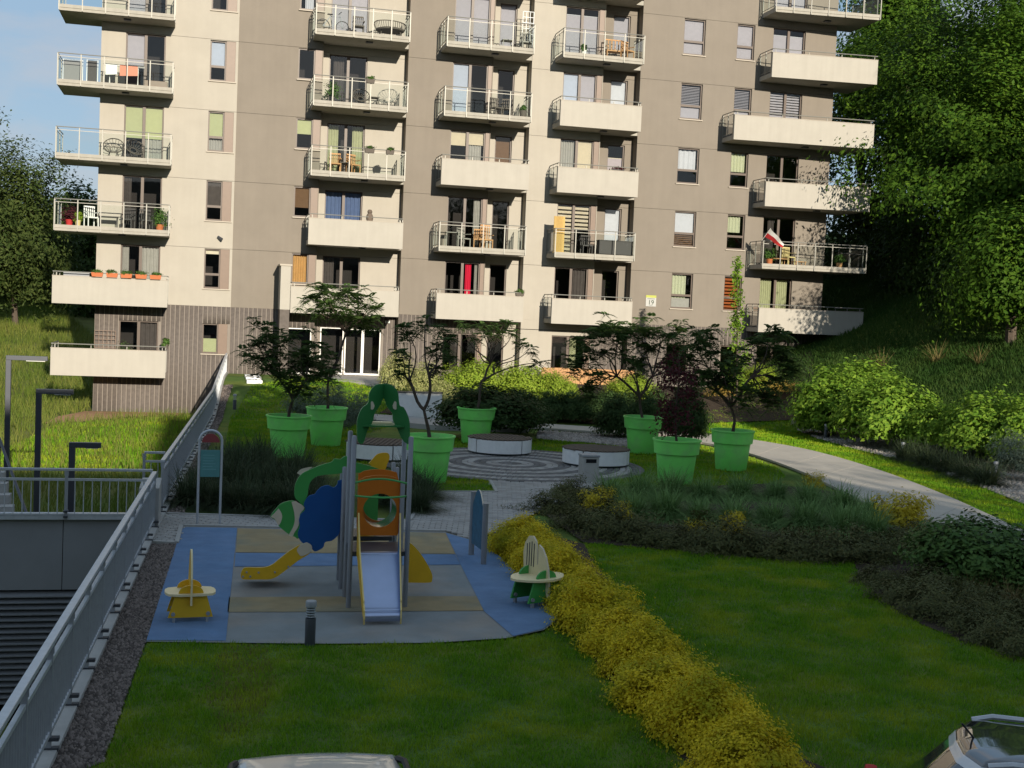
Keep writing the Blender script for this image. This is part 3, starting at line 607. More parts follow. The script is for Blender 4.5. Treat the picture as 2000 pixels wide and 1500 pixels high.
# --- balconies
def balcony(x0, x1, k, solid, yw=YF, posts=6, yb=YB, yr=None, wrap=None, left=True):
    z = J[k]; yr = yb if yr is None else yr
    def yy(x): return yb+(yr-yb)*(x-x0)/(x1-x0)
    s = MB(); d = 0.02
    top = [(x0+d,yb+d),(x1-d,yr+d)]
    if wrap == 'l': ol = [(x0+d,yb+d),(x1-d,yr+d),(x1-d,yw),(-4.36,yw),(-4.36,yw+1.2),(x0+d,yw+1.2)]
    elif wrap == 'r': ol = [(x0+d,yb+d),(x1-d,yr+d),(x1-d,yw+0.9),(28.66,yw+0.9),(28.66,yw),(x0+d,yw)]
    else: ol = [(x0+d,yb+d),(x1-d,yr+d),(x1-d,yw-.002),(x0+d,yw-.002)]
    s.prism([(a,b,z+0.33) for a, b in ol], (0,0,0.2))
    b = s.build('balcony', M['slab'], house)
    yend_l = yw+1.2 if wrap == 'l' else yw; yend_r = yw+0.9 if wrap == 'r' else yw
    dr = MB(); xm = x0+(x1-x0)*0.55; dr.box(xm, xm+0.28, yb+0.5, yb+0.72, z+0.27, z+0.335); dr.build('drain_outlet', M['anthr'], b)
    r = MB(); zt = z+1.60
    if solid:
        p = MB(); p.prism([(x0,yb,z+0.32),(x1,yr,z+0.32),(x1,yr+0.13,z+0.32),(x0,yb+0.13,z+0.32)], (0,0,1.10)); p.build('parapet', M['parapet'], b, bevel=0.008)
        ck = MB(); ck.prism([(x0-.01,yb-.012,z+1.421),(x1+.01,yr-.012,z+1.421),(x1+.01,yr+.14,z+1.421),(x0-.01,yb+.14,z+1.421)], (0,0,0.02)); ck.build('coping', M['sill'], b)
        for i in range(4):
            x = x0+0.15+(x1-x0-0.3)*i/3; r.box(x-.015, x+.015, yy(x)+.05, yy(x)+.08, z+1.44, zt-.04)
    else:
        e = MB(); e.prism([(x0,yb-.005,z+0.44),(x1,yr-.005,z+0.44),(x1,yr+.05,z+.44),(x0,yb+.05,z+.44)], (0,0,0.13)); e.build('slab_edge', M['slab'], b)
        for i in range(posts):
            x = x0+0.03+(x1-x0-0.06)*i/(posts-1); r.box(x-.02, x+.02, yy(x)-.035, yy(x)-.006, z+0.34, zt-.02)
        r.beam((x0+.03,yb+.0,z+1.47),(x1-.03,yr+.0,z+1.47), .022, .022)
        for i in range(posts-1):
            a = x0+0.06+(x1-x0-0.06)*i/(posts-1); c = x0+0.0+(x1-x0-0.06)*(i+1)/(posts-1)
            g = MB(); ya, yc = yy(a)+.012, yy(c)+.012
            g.add([(a,ya,z+0.6),(c,yc,z+0.6),(c,yc,z+1.44),(a,ya,z+1.44)], [(0,1,2,3)]); g.build('glass_panel', M['bglass'], b)
    r.tube([(x0+.02,yend_l,zt),(x0+.02,yb+.03,zt),(x1-.02,yr+.03,zt),(x1-.02,yend_r,zt)], 0.021, 6)
    for (x, y0, y1) in ((x0+.02, yb, yend_l), (x1-.02, yr, yend_r)):
        r.beam((x,y0+.1,z+1.47),(x,y1,z+1.47), .02, .02); r.beam((x,y0+.1,z+.62),(x,y1,z+.62), .02, .02)
        for q in (0.12, 0.55, 0.97): yq = y0+(y1-y0)*q; r.box(x-.015, x+.015, yq-.02, yq+.02, z+.5, zt-.02)
        g = MB(); g.add([(x,y0+.16,z+.6),(x,y1-.04,z+.6),(x,y1-.04,z+1.44),(x,y0+.16,z+1.44)], [(0,1,2,3)]); g.build('glass_panel', M['bglass'], b)
    r.build('railing', M['rail'], b)
    return b
for k, sol in ((6,0),(5,0),(4,0),(3,0),(2,0),(1,1),(0,1)): balcony(-5.90, -1.42, k, sol, wrap='l', posts=6)
for k, sol in ((6,0),(5,0),(4,0),(3,0),(2,1)): balcony(4.2, 8.2, k, sol, yw=YF+.0, posts=6)
bb = balcony(3.55, 8.13, 1, 1)
for k, sol in ((6,0),(5,0),(4,0),(3,1),(2,0),(1,1)): balcony(9.75, 13.63, k, sol, posts=5)
for k, sol in ((6,0),(5,0),(4,1),(3,1),(2,0),(1,1)): balcony(14.92, 18.66, k, sol, posts=5)
for k, sol in ((6,0),(5,1),(4,1),(3,1),(2,0),(1,1)): balcony(23.1 if k == 4 else 24.8, 29.85, k, sol, posts=7, yr=53.15, wrap='r')
# recess floors close the gap behind the balconies of the set-back bays
rc = MB()
for (a, b) in ((4.71, 8.35), (12.15, 13.89), (17.24, 18.99)):
    for k in range(1, 7):
        rc = MB(); rc.box(a, b, YF-.001, YR-.002, J[k]+0.335, J[k]+0.528); rc.build('recess_floor', M['slab'], house)
# fin wall beside the entrance
fin = MB(); fin.box(3.13, 3.52, YB, YF+.03, 0.3, 3.715); fin.build('fin_base', M['brick'], house)
fin = MB(); fin.box(3.12, 3.53, YB-.01, YF+.03, 3.72, 5.55); fin.build('fin_wall', M['parapet'], house); fin = MB(); fin.box(3.07, 3.58, YB-.05, YF+.02, 5.551, 5.62); fin.build('fin_coping', M['sill'], house)
# timber front under the fourth column
for i in range(22):
    x = 14.75+i*0.2; t = MB(); t.box(x, x+0.185, 54.2, 54.235, 0.75, 1.62+0.01*math.sin(i*5)); t = t.build('timber_board', M['woodl'], None)
    if i == 0: tf = thing('timber_screen', 'warm timber board screen in front of the ground floor terrace', 'fence', (16.9, 54.2, 0.75))
    t.parent = tf; t.location = (-16.9, -54.2, -0.75)
t = MB(); t.box(14.75, 19.15, 54.24, 54.28, 0.95, 1.03); t.box(14.75, 19.15, 54.24, 54.28, 1.4, 1.48); t.build('rail', M['woodl'], tf)
# lamps and camera on the wall
def wall_light(x, z, Y, label):
    t = thing('wall_light', label, 'light', (x, Y, z)); b = MB(); b.box(x-.1, x+.1, Y-.12, Y, z-.05, z+.05); b.build('housing', M['wframe'], t, bevel=.01); d = MB(); d.box(x-.07, x+.07, Y-.13, Y-.121, z-.03, z+.03); d.build('lens', M['glass'], t)
wall_light(7.95, 3.35, YR, 'small white light on the wall above the entrance doors')
t = thing('security_camera', 'small security camera on the white wall under a corner window', 'camera', (0.62, YF, 6.62))
b = MB(); b.tube([(0.62,YF,6.62),(0.62,YF-.12,6.6)], .025); b.build('bracket', M['galvd'], t); b = MB(); b.tube([(0.54,YF-.1,6.66),(0.70,YF-.26,6.56)], .055, 10); b.build('body', M['anthr'], t)
# house number sign "19"
t = thing('number_sign', 'white and lime house number sign reading 19 on the taupe wall', 'sign', (20.02, YF, 4.56))
b = MB(); b.box(19.78, 20.28, YF-.02, YF-.001, 4.56, 4.96); b.build('plate', mat('sign_plate', (0.38,0.38,0.36), .6), t)
b = MB(); b.box(19.78, 20.28, YF-.021, YF-.001, 4.961, 5.07); b.build('top_band', mat('lime_band', (0.36,0.38,0.08), .6), t)
def text(body, loc, size, m, parent, rot=(R(90),0,0), name='lettering', align='CENTER'):
    c = bpy.data.curves.new(name, 'FONT'); c.body = body; c.size = size; c.align_x = align; c.extrude = 0.003
    o = bpy.data.objects.new(name, c); COL.objects.link(o); dg = bpy.context.evaluated_depsgraph_get(); me = bpy.data.meshes.new_from_object(o.evaluated_get(dg)); bpy.data.objects.remove(o)
    me.materials.clear(); me.materials.append(m); o = link(name, me, parent); o.location = Vector(loc)-org(parent); o.rotation_euler = rot; return o
ink = mat('dark_lettering', (0.03,0.05,0.03), .6)
text('19', (20.03, YF-.024, 4.645), 0.30, ink, t);
b = MB()
for i in range(6): b.box(19.86+i*.06, 19.90+i*.06, YF-.0225, YF-.02, 4.895, 4.925)
b.box(19.95, 20.11, YF-.0225, YF-.02, 4.605, 4.62); b.build('small_print', ink, t)

# ---------------------------------------------------------------- the block behind the viewer (its shade lies over the yard)
opp = thing('opposite_block', 'white apartment block facing the yard from the near side', 'building', (-20, -27, 0))
b = MB(); b.box(8, 22.5, -34, -20, -3.4, 19.2); b.build('wall', M['white'], opp)
b = MB(); b.box(-85, 7.99, -34, -20.02, -3.4, 15.3); b.build('lower_wing', M['white'], opp)
for k in range(5):
    for i in range(24):
        x = -70+i*3.8
        b = MB(); b.box(x, x+1.6, -20.01, -19.92, 0.9+k*2.8, 2.5+k*2.8); b.build('window', M['anthr'], opp)
        if i % 3 == 0: b = MB(); b.box(x-.6, x+2.4, -19.99, -18.7, 0.1+k*2.8, 1.1+k*2.8); b.build('balcony', M['parapet'], opp)

# ---------------------------------------------------------------- retaining wall, railings, lower yard
rw = MB()
rw.prism([(float(wall_x(2))-.30,2,-3.4),(float(wall_x(2))+.02,2,-3.4),(float(wall_x(22.2))+.02,22.2,-3.4),(float(wall_x(22.2))-.30,22.2,-3.4)], (0,0,3.46))
rw2 = MB()
ys = np.linspace(22.21, 54.9, 12)
for i in range(11):
    a, c = ys[i], ys[i+1]; xa, xc = float(wall_x(a)), float(wall_x(c)); za, zc = float(h_right(xa+1, a))+.06, float(h_right(xc+1, c))+.06
    rw2.add([(xa-.28,a,-3.4),(xa+.02,a,-3.4),(xc+.02,c,-3.4),(xc-.28,c,-3.4),(xa-.28,a,za),(xa+.02,a,za),(xc+.02,c,zc),(xc-.28,c,zc)], [(4,5,6,7),(1,2,6,5),(3,0,4,7)]+([(0,1,5,4)] if i == 0 else []))
t = thing('retaining_wall', 'long grey concrete retaining wall under the railing at the left', 'wall', (-1, 12, -3.4)); rw.build('near_wall', M['concrete'], t); rw2.build('far_wall', M['concrete'], t)
def railing(name, label, pts, h, bay, bal, base=0.14, cap=0.075, individual=False, r=0.008):
    a, c = Vector(pts[0]), Vector(pts[1]); L = (c-a).length; n = max(1, round(L/bay))
    t = thing(name, label, 'railing', tuple(a)); cp = MB(); cp.beam(a+Vector((0,0,h)), c+Vector((0,0,h)), cap, 0.045); cp.build('handrail', M['galv'], t, bevel=.008)
    mr = MB(); mr.beam(a+Vector((0,0,h-.17)), c+Vector((0,0,h-.17)), .04, .04); mr.build('upper_rail', M['galv'], t)
    lr = MB(); lr.beam(a+Vector((0,0,base)), c+Vector((0,0,base)), .04, .04); lr.build('lower_rail', M['galv'], t)
    side = (c-a).cross(Vector((0,0,1))).normalized()
    for i in range(n+1):
        p = a.lerp(c, i/n); q = MB(); q.beam(p+Vector((0,0,-.06)), p+Vector((0,0,h-.02)), .05, .05, up=(0,1,0)); q.beam(p+Vector((0,0,h-.1)), p+Vector((0,0,h-.02)), .07, .03, up=(0,1,0))
        po = q.build('post', M['galvd'], t)
        q = MB()
        for dz in (0.0, 0.09): q.beam(p+Vector((0,0,dz))-side*.07, p+Vector((0,0,dz))+side*.09, .07, .03)
        q.build('bracket', M['anthr'], po)
        if i < n:
            if individual:
                m = round(L/n/bal)
                for j in range(1, m):
                    s_ = a.lerp(c, (i+j/m)/n); q = MB(); q.tube([s_+Vector((0,0,base)), s_+Vector((0,0,h-.17))], r, 5); q.build('baluster', M['galv'], t)
            else:
                q = MB(); m = round(L/n/bal)
                for j in range(1, m):
                    s_ = a.lerp(c, (i+j/m)/n); q.beam(s_+Vector((0,0,base)), s_+Vector((0,0,h-.17)), .022, .012, up=(0,1,0))
                q.build('baluster_row', M['galvd'], t)['kind'] = 'stuff'
    return t
railing('railing', 'long galvanised railing on the retaining wall running from the near left corner', [(float(wall_x(4.0))-.06, 4.0, 0.06), (float(wall_x(22.3))-.06, 22.3, 0.06)], 0.94, 1.25, 0.115)
y0, y1 = 23.9, 54.6; z1 = float(h_right(wall_x(y1)+1, y1))
ym = 43.0
railing('railing', 'galvanised railing rising along the wall towards the clad house base', [(float(wall_x(y0))-.06, y0, 0.06), (float(wall_x(ym))-.06, ym, 0.06)], 0.94, 1.3, 0.115)
railing('railing', 'last sunlit stretch of galvanised railing meeting the clad house corner', [(float(wall_x(ym))-.06, ym+.1, 0.06), (float(wall_x(y1))-.06, y1, z1-.1)], 0.94, 1.3, 0.115)
railing('railing', 'galvanised railing with thin bars crossing above the dark garage wall', [(-12.0, 22.42, 0.22), (float(wall_x(22.4))-.1, 22.42, 0.22)], 0.80, 1.42, 0.14, base=0.03, cap=0.05, individual=True, r=0.009)
railing('railing', 'short railing piece with post cap beside the wall corner', [(-1.02, 25.2, 0.05), (float(wall_x(25.2))-.12, 25.2, 0.05)], 0.95, 0.5, 0.12, base=0.1, cap=0.05, individual=True)
b = MB(); b.box(-0.98, -0.64, 22.35, 23.7, -0.2, 0.72); tag(b.build('wall_pillar', M['concrete'], bevel=.01), 'pale concrete pillar where the two railings meet', 'pillar')
# garage front: panels and louvres
gw = thing('garage_wall', 'dark grey panelled garage front with louvres below the crossing railing', 'wall', (-6, 22.5, -3.4))
for i in range(9):
    x = -0.98-1.23*(i+1); p = MB(); p.box(x+.006, x+1.224, 22.5, 22.6, -1.06, 0.16); p.build('wall_panel', M['panel'], gw)
cp = MB(); cp.box(-12.1, -.92, 22.40, 22.75, 0.165, 0.235); cp.build('coping', M['galv'], gw)
bk = MB(); bk.box(-12.1, -.95, 22.62, 22.8, -3.4, 0.16); bk.build('backing', M['dark'], gw)
for i in range(19):
    z = -3.02+i*0.102; p = MB(); p.add([(-12.0,22.46,z),(-.98,22.46,z),(-.98,22.46,z+.018),(-.98,22.60,z+.085),(-.98,22.60,z+.067),(-12.0,22.46,z+.018),(-12.0,22.60,z+.085),(-12.0,22.60,z+.067)], [(0,1,2,5),(5,2,3,6),(0,7,4,1),(1,4,3,2),(0,5,6,7)]); p.build('louvre_slat', M['louvre'], gw)
# tall L-shaped lamps in the lower ground
def lamp(u, v, arm_px, Y, label, zb):
    p = FY(u, v, Y); x, z = float(p[0]), float(p[2]); L = arm_px*depth(p)/FOC
    t = thing('street_lamp', label, 'lamp', (x, Y, zb), group='angular lamp posts by the lower path')
    q = MB(); q.box(x-.055, x+.055, Y-.055, Y+.055, zb, z+.0); q.build('post', M['anthr'], t, bevel=.008)
    q = MB(); q.box(x-.055, x+L, Y-.06, Y+.06, z+.001, z+.10); q.build('arm', M['anthr'], t, bevel=.008)
    q = MB(); q.box(x+L*.45, x+L-.05, Y-.045, Y+.045, z-.012, z+.0); q.build('lamp_lens', M['wframe'], t)
lamp(17, 703, 72, 29.5, 'tallest angular lamp post at the left edge against the sunlit meadow', -2.0)
lamp(76, 769, 64, 27.0, 'middle angular lamp post in front of the sunlit meadow', -2.2)
lamp(141, 874, 54, 24.6, 'lowest angular lamp post just behind the crossing railing', -2.6)
# flight of stairs behind the crossing railing
st = thing('outdoor_stairs', 'grey outdoor steps with a dark handrail behind the crossing railing', 'stairs', (-4.6, 25, -2))
for i in range(8): q = MB(); q.box(-5.6, -2.95-i*.10, 23.6+i*.32, 23.6+(i+1)*.32-.01, -2.4, -0.7+i*.17); q.build('step', M['concrete'], st)
q = MB(); q.tube([(-2.75,23.2,-.25),(-3.75,25.9,1.15)], .03); q.tube([(-2.75,23.2,-.25),(-2.75,23.2,-1.2)], .03); q.tube([(-3.75,25.9,1.15),(-3.75,25.9,-.5)], .03); q.build('handrail', M['anthr'], st)

# ---------------------------------------------------------------- play yard
# information sign with arched tube frame
sx, sy = float(G(407,1025)[0]), float(G(407,1025)[1])
t = thing('information_sign', 'arched tube sign with red half-round and teal board beside the railing', 'sign', (sx, sy, 0))
w_, hh = 0.195, 1.69
arc = [(sx-w_, sy, 0.0), (sx-w_, sy, hh-w_)]+[(sx-w_*math.cos(a), sy, hh-w_+w_*math.sin(a)) for a in np.linspace(0.15, math.pi-0.15, 12)]+[(sx+w_, sy, hh-w_), (sx+w_, sy, 0.0)]
q = MB(); q.tube(arc, .022, 8); q.build('tube_frame', M['galv'], t, smooth=True)
q = MB(); q.prism([(sx-.155*math.cos(a), sy-.008, hh-w_-.02+.155*math.sin(a)) for a in np.linspace(0, math.pi, 16)], (0,.016,0)); q.build('red_board', M['signr'], t)
q = MB(); q.box(sx-.168, sx+.168, sy-.008, sy+.008, 0.86, 1.34); q.build('teal_board', M['signt'], t)
q = MB(); [q.box(sx-.13, sx-.13+.2+.05*math.sin(i*3), sy-.0095, sy-.0085, 1.24-i*.05, 1.252-i*.05) for i in range(6)]; q.build('print', mat('faded_print', (.16,.34,.33), .5), t)
# bollard lamps
def make_bollard():
    t = thing('bollard_lamp', None, 'lamp', (0,0,0), group='garden bollard lamps')
    q = MB(); q.lathe([(0,0),(.062,0),(.062,.33),(.06,.335),(0,.335)], n=20); q.build('post', M['anthr'], t, smooth=True)
    q = MB(); q.lathe([(.052,.335),(.052,.47)], n=20); q.build('lens', M['bglass'], t, smooth=True)
    for i in range(4): q = MB(); q.lathe([(0,.352+i*.03),(.056,.352+i*.03),(.05,.362+i*.03),(0,.362+i*.03)], n=16); q.build('louvre_ring', M['galvd'], t, smooth=True)
    q = MB(); q.lathe([(0,.47),(.064,.47),(.064,.53),(.058,.54),(0,.54)], n=20); q.build('cap', M['galvd'], t, smooth=True)
    return t
proto = make_bollard()
bl = [((605,1262), 0, 'dark bollard lamp standing in the grass at the near edge of the play surface'), ((458,800), .25, 'small bollard lamp on the far left lawn by the railing'),
      ((1612,858), 0, 'bollard lamp in pale pebbles under the big sunlit shrubs'), ((1762,898), 0.0, 'bollard lamp between the sunlit shrubs and the low lavender'), ((1943,940), 0, 'bollard lamp at the right edge beside the grey-green shrub')]
for i, (px, z, lab) in enumerate(bl):
    o = proto if i == 0 else copy_tree(proto); p = G(*px, z); o.location = (p[0], p[1], z if i else -0.0); o['label'] = lab
# concrete bin
p = G(1153, 942); t = thing('litter_bin', 'square pale concrete litter bin in front of the round bench', 'bin', (p[0], p[1]+.2, 0))
q = MB(); q.box(-.2, .2, -.2, .2, 0, .60); q.build('body', M['concrete'], t, local=True, bevel=.015); q = MB(); q.box(-.215, .215, -.215, .215, .605, .66); q.build('lid', M['galvd'], t, local=True, bevel=.01); q = MB(); q.box(-.13, .13, -.207, -.201, .47, .56); q.build('slot', M['dark'], t, local=True)
# round benches: white segment fronts, slatted dark top
def make_bench():
    t = thing('round_bench', None, 'bench', (0,0,0), group='round benches on the plaza'); r = 0.90
    for s in range(4):
        a0, a1 = s*math.pi/2+.02+R(30), (s+1)*math.pi/2-.02+R(30); q = MB(); ol = [(r*math.cos(a), r*math.sin(a), .07) for a in np.linspace(a0, a1, 14)]+[((r-.03)*math.cos(a), (r-.03)*math.sin(a), .07) for a in np.linspace(a1, a0, 14)]; q.prism(ol, (0,0,.36)); q.build('side_panel', M['bench'], t, local=True)
    for i in range(15):
        x = -.86+i*.123; h = math.sqrt(max(.02, (r-.01)**2-x*x)); q = MB(); q.box(x-.046, x+.046, -h, h, .434, .464); q.build('slat', M['wood'], t, local=True)
    q = MB(); q.lathe([(0,.0),(.8,.0),(.8,.42),(0,.42)], n=28); q.build('core', M['anthr'], t, local=True)
    return t
bp = make_bench()
for i, (px, lab) in enumerate([((990,893), 'round slatted bench with white sides in the middle of the cobble rings'), ((1183,917), 'round slatted bench with white sides behind the concrete bin'), ((752,905), 'round slatted bench half hidden behind the play tower')]):
    o = bp if i == 0 else copy_tree(bp); p = G(*px); o.location = (p[0], p[1]+.9, 0.01); o['label'] = lab; o.rotation_euler.z = (0, .35, -.3)[i]
# play panel on two posts
p1, p2 = G(934,1098), G(944,1103)
t = thing('play_board_stand', 'blue play panel between two grey posts seen edge-on beside the yellow hedge', 'play panel', (p1[0], p1[1], 0))
a, c = Vector((float(p1[0]), float(p1[1])+.55, 0)), Vector((float(p2[0]), float(p2[1]), 0))
for k_, (pp, h) in enumerate(((a, 1.06), (c, .98))): q = MB(); q.tube([pp, pp+Vector((0,0,h))], .047, 12); q.build('post', M['post'], t, smooth=True)
d = (c-a); n_ = d.cross(Vector((0,0,1))).normalized()*.02; ol = []
for s_ in np.linspace(.08, .92, 14): ol.append(a+d*s_+Vector((0,0,.86+.28*math.sin(math.pi*(s_-.08)/.84))))
ol += [a+d*.92+Vector((0,0,.22)), a+d*.08+Vector((0,0,.22))]
q = MB(); q.prism(ol, n_, 0, 1); q.build('panel', [M['panelb'], M['cream2']], t)
# fish-shaped seesaw benches: base, seat, upright fin, knobs
def boat_bench(name, label, loc, rz, cb, fin):
    t = thing(name, label, 'bench', loc, rz)
    seat = [(x_, y_) for x_, y_ in [(-.31,.0),(-.30,-.11),(-.26,-.19),(-.14,-.225),(0,-.235),(.14,-.225),(.26,-.19),(.30,-.11),(.31,0),(.30,.11),(.26,.19),(.14,.225),(0,.235),(-.14,.225),(-.26,.19),(-.30,.11)]] if not fin else [(.36*math.cos(a)*(1 if abs(math.cos(a))<.92 else 1.06), .27*math.sin(a)) for a in np.linspace(0, 2*math.pi, 28, endpoint=False)]
    q = MB(); q.prism([(x_, y_, .33) for x_, y_ in seat], (0,0,.028)); q.build('seat', [M['cream']], t, local=True)
    for sy_ in (-.17, .17):
        q = MB(); q.prism([(-.27,sy_-.012,.06),(.27,sy_-.012,.06),(.19,sy_-.012,.33),(-.19,sy_-.012,.33)], (0,.024,0)); q.build('support', M[cb], t, local=True)
        q = MB(); q.prism([(.15*math.cos(a), sy_-.012, .36+.10*math.sin(a)) for a in np.linspace(0, math.pi, 14)], (0,.024,0)); q.build('half_round', M[cb], t, local=True)
        for sx_ in (-.21, .21): q = MB(); q.tube([(sx_, sy_-.03, .105),(sx_, sy_-.012, .105)], .025, 10); q.build('bolt', M['galvd'], t, local=True)
        for sx_ in (-.2, .2): q = MB(); q.box(sx_-.015, sx_+.015, sy_-.02, sy_+.02, 0, .06); q.build('foot', M['galvd'], t, local=True)
    if not fin:
        q = MB(); ol = [(-.012, -.24+.48*u_, .26+.62*math.sin(math.pi*(.12+.8*u_))**.8) for u_ in np.linspace(0, 1, 16)]+[(-.012,.22,.25),(-.012,-.25,.22)]
        q.prism(ol, (.024,0,0), 0, 1); q.build('fin', [M['tyel'], M['cream']], t, local=True)
    else:
        q = MB(); ol = [(-.012, .26,.40),(-.012,.28,.62),(-.012,.25,.75),(-.012,.18,.84),(-.012,.10,.85),(-.012,.04,.79),(-.012,.015,.70),(-.012,.0,.50),(-.012,-.02,.50),(-.012,-.02,.76),(-.012,-.09,.72),(-.012,-.16,.62),(-.012,-.21,.48),(-.012,-.24,.30),(-.012,-.245,.12),(-.012,-.20,.12),(-.012,-.16,.31),(-.012,.24,.31)]
        q.prism(ol, (.024,0,0), 0, 1); f_ = q.build('fin', [M['cream'], M['cream2']], t, local=True)
        for i in range(4): q = MB(); q.box(-.0145, -.0125, .06+i*.045, .075+i*.045, .46, .78-.02*abs(i-1)); q.build('fin_stripe', M['anthr'], f_, local=True)
    return t
p = G(370, 1210); boat_bench('fish_bench', 'yellow fish-shaped bench on the blue rubber by the gravel strip', (p[0], p[1], .012), R(4), 'tyel', False)
p = G(1047, 1180); boat_bench('fish_bench', 'cream fish-shaped bench on green supports next to the yellow hedge', (p[0], p[1], .012), R(24), 'tgreen2', True).scale = (1.12,1.12,1.08)

# play tower
p = G(735, 1150); TW = thing('play_tower', 'play tower with grey posts, steel slide, green roof and blue cloud boards', 'playground', (2.4, 17.2, 0))
def post(x, y, h, r=.034): q = MB(); q.lathe([(0,0),(r,0),(r,h-.015),(r*.7,h),(0,h)], (x,y,.0), 14); q.build('post', M['post'], TW, smooth=True)
fl_, fr_ = G(680,1188), G(790,1188)
TA = [(float(fl_[0]), float(fl_[1])), (float(fr_[0])+.01, float(fl_[1])), (float(fl_[0])+.02, float(fl_[1])+.62), (float(fr_[0])+.02, float(fl_[1])+.62)]
for (x, y) in TA: post(x, y, 2.30)
TB = []
for (u, v) in ((669,903), (673,913), (769,904), (776,914)):
    q_ = G(u, v, 1.73); TB.append((float(q_[0]), float(q_[1]))); post(float(q_[0]), float(q_[1]), 1.74, .031)
ya = TA[0][1]; xa, xb = TA[0][0], TA[1][0]
q = MB(); q.box(xa+.02, xb-.02, ya-.02, ya+.68, .70, .76); q.build('deck', M['anthr'], TW)
q = MB(); q.box(xa+.04, xb-.04, TB[1][1]-.05, TB[0][1]+.05, .70, .76); q.build('deck', M['anthr'], TW)
def plane_board(name, outline, Y, mats, th=.022, par=TW, dup_off=None):
    """board cut from sheet: outline seen from the yard, standing in the plane at Y"""
    pts = [tuple(float(c) for c in FY(u, v, Y)) for u, v in outline]; q = MB(); q.prism(pts, (0, th, 0), 0, 1 if len(mats) > 1 else 0)
    o = q.build(name, mats, par); return o
def sm(pts, n=6, closed=False): return [tuple(p_) for p_ in smooth_path(pts+([pts[0]] if closed else []), n)]
# roof: two lobed boards meeting at a ridge
def px2(c): return (680+c[0]/11.54, 740+c[1]/11.54)
ro = [(800,110),(640,130),(540,210),(475,340),(450,540),(330,640),(250,780),(210,920),(200,1050),(215,1400),(330,1460),(400,1290),(440,1150),(560,950),(580,830),(640,710),(720,600),(770,480),(800,430)]
rr = [(800,110),(940,120),(1060,200),(1130,330),(1160,590),(1250,640),(1320,760),(1370,900),(1390,1050),(1380,1440),(1290,1440),(1200,1330),(1100,1110),(1010,930),(1000,790),(930,700),(870,610),(825,480),(800,430)]
def roof_board(ol, s):
    pts = []
    for c in [tuple(x_) for x_ in smooth_path(ol[:-1], 3)]+[ol[-1]]:
        u, v = px2(c); base = FY(u, v, ya+.30); k = abs(c[0]-800)/600.0
        pts.append(FY(u, v, ya+.42-.40*k))
    q = MB(); q.prism([tuple(map(float, p_)) for p_ in pts], (0.0, .03, 0), 0, 1); return q.build('roof_board', [M['tgreen'], M['tedge']], TW)
rbs = [roof_board(ro, -1), roof_board(rr, 1)]
for rb_, cx in ((rbs[0], 540), (rbs[1], 1060)):
    ol = [(cx+ (55*math.sin(a)*(1 if math.cos(a) < 0.2 else .75)), 600-95*math.cos(a)) for a in np.linspace(0, 2*math.pi, 16, endpoint=False)]
    k = abs(cx-800)/600.0; q = MB(); q.prism([tuple(map(float, FY(*px2(c), ya+.40-.40*k))) for c in ol], (0,.012,0)); q.build('drop_inlay', M['cream2'], rb_)
for (y0_, m_) in ((.0, 'cream'),):
    q = MB(); a_, c_ = FY(708, 834, ya+.05), FY(790, 834, ya+.05); q.box(float(a_[0]), float(c_[0]), ya+.10, ya+.5, float(a_[2]), float(a_[2])+.02); q.build('roof_shelf', M['tgreen'], TW)
    a_, c_ = FY(726, 830, ya+.2), FY(769, 830, ya+.2); q = MB(); q.box(float(a_[0]), float(c_[0]), ya+.3, ya+.42, float(a_[2]), float(a_[2])+.03); q.build('shelf_board', M['cream'], TW)
# orange boards with round opening and steel tunnel
def ring_board(name, u0, u1, v0, v1, Y, cu, cv, rad, m, top=0.0):
    a_, c_ = FY(u0, v1, Y), FY(u1, v0, Y); ce = FY(cu, cv, Y); x0, z0, x1, z1 = float(a_[0]), float(a_[2]), float(c_[0]), float(c_[2]); cx, cz = float(ce[0]), float(ce[2])
    n = 40; V = []; F = []
    for i in range(n):
        a = 2*math.pi*i/n; dx, dz = math.cos(a), math.sin(a); k = min(((x1-cx) if dx > 0 else (cx-x0))/max(1e-6, abs(dx)), ((z1-cz) if dz > 0 else (cz-z0))/max(1e-6, abs(dz)))
        zo = cz+dz*k + (top*(1-((cx+dx*k-(x0+x1)/2)/((x1-x0)/2))**2) if dz > 0 and abs(cz+dz*k-z1) < 1e-4 else 0)
        for (xx, zz) in ((cx+dx*rad, cz+dz*rad), (cx+dx*k, zo)):
            V += [(xx, Y, zz), (xx, Y+.022, zz)]
    for i in range(n):
        o, p_ = 4*i, 4*((i+1) % n); F += [(o,o+2,p_+2,p_),(o+1,p_+1,p_+3,o+3),(o,p_,p_+1,o+1),(o+2,o+3,p_+3,p_+2)]
    q = MB(); q.add(V, F); return q.build(name, M[m], TW), (cx, cz, rad)
yo = ya+.66
o_, (cx, cz, rad) = ring_board('tunnel_board', 697, 784, 937, 1046, yo, 742, 997, .235, 'tora', .06)
o2, _ = ring_board('tunnel_board', 696, 779, 924, 1040, yo+.45, 741, 985, .235, 'tora', .05)
q = MB(); n = 28; V = [(cx+rad*math.cos(2*math.pi*i/n), yo+.02+j*.43, cz+rad*math.sin(2*math.pi*i/n)) for j in (0, 1) for i in range(n)]; q.add(V, [(i, (i+1)%n, (i+1)%n+n, i+n) for i in range(n)]); q.build('tunnel', M['tube'], TW, smooth=True)
q = MB(); q.box(cx-.16, cx+.12, yo+1.05, yo+1.08, .78, 1.5); q.build('rear_board', M['tgreen2'], TW); q = MB(); q.box(cx-.14, cx-.05, yo+1.03, yo+1.045, 1.28, 1.44); q.build('rear_label', M['tyel2'], TW)
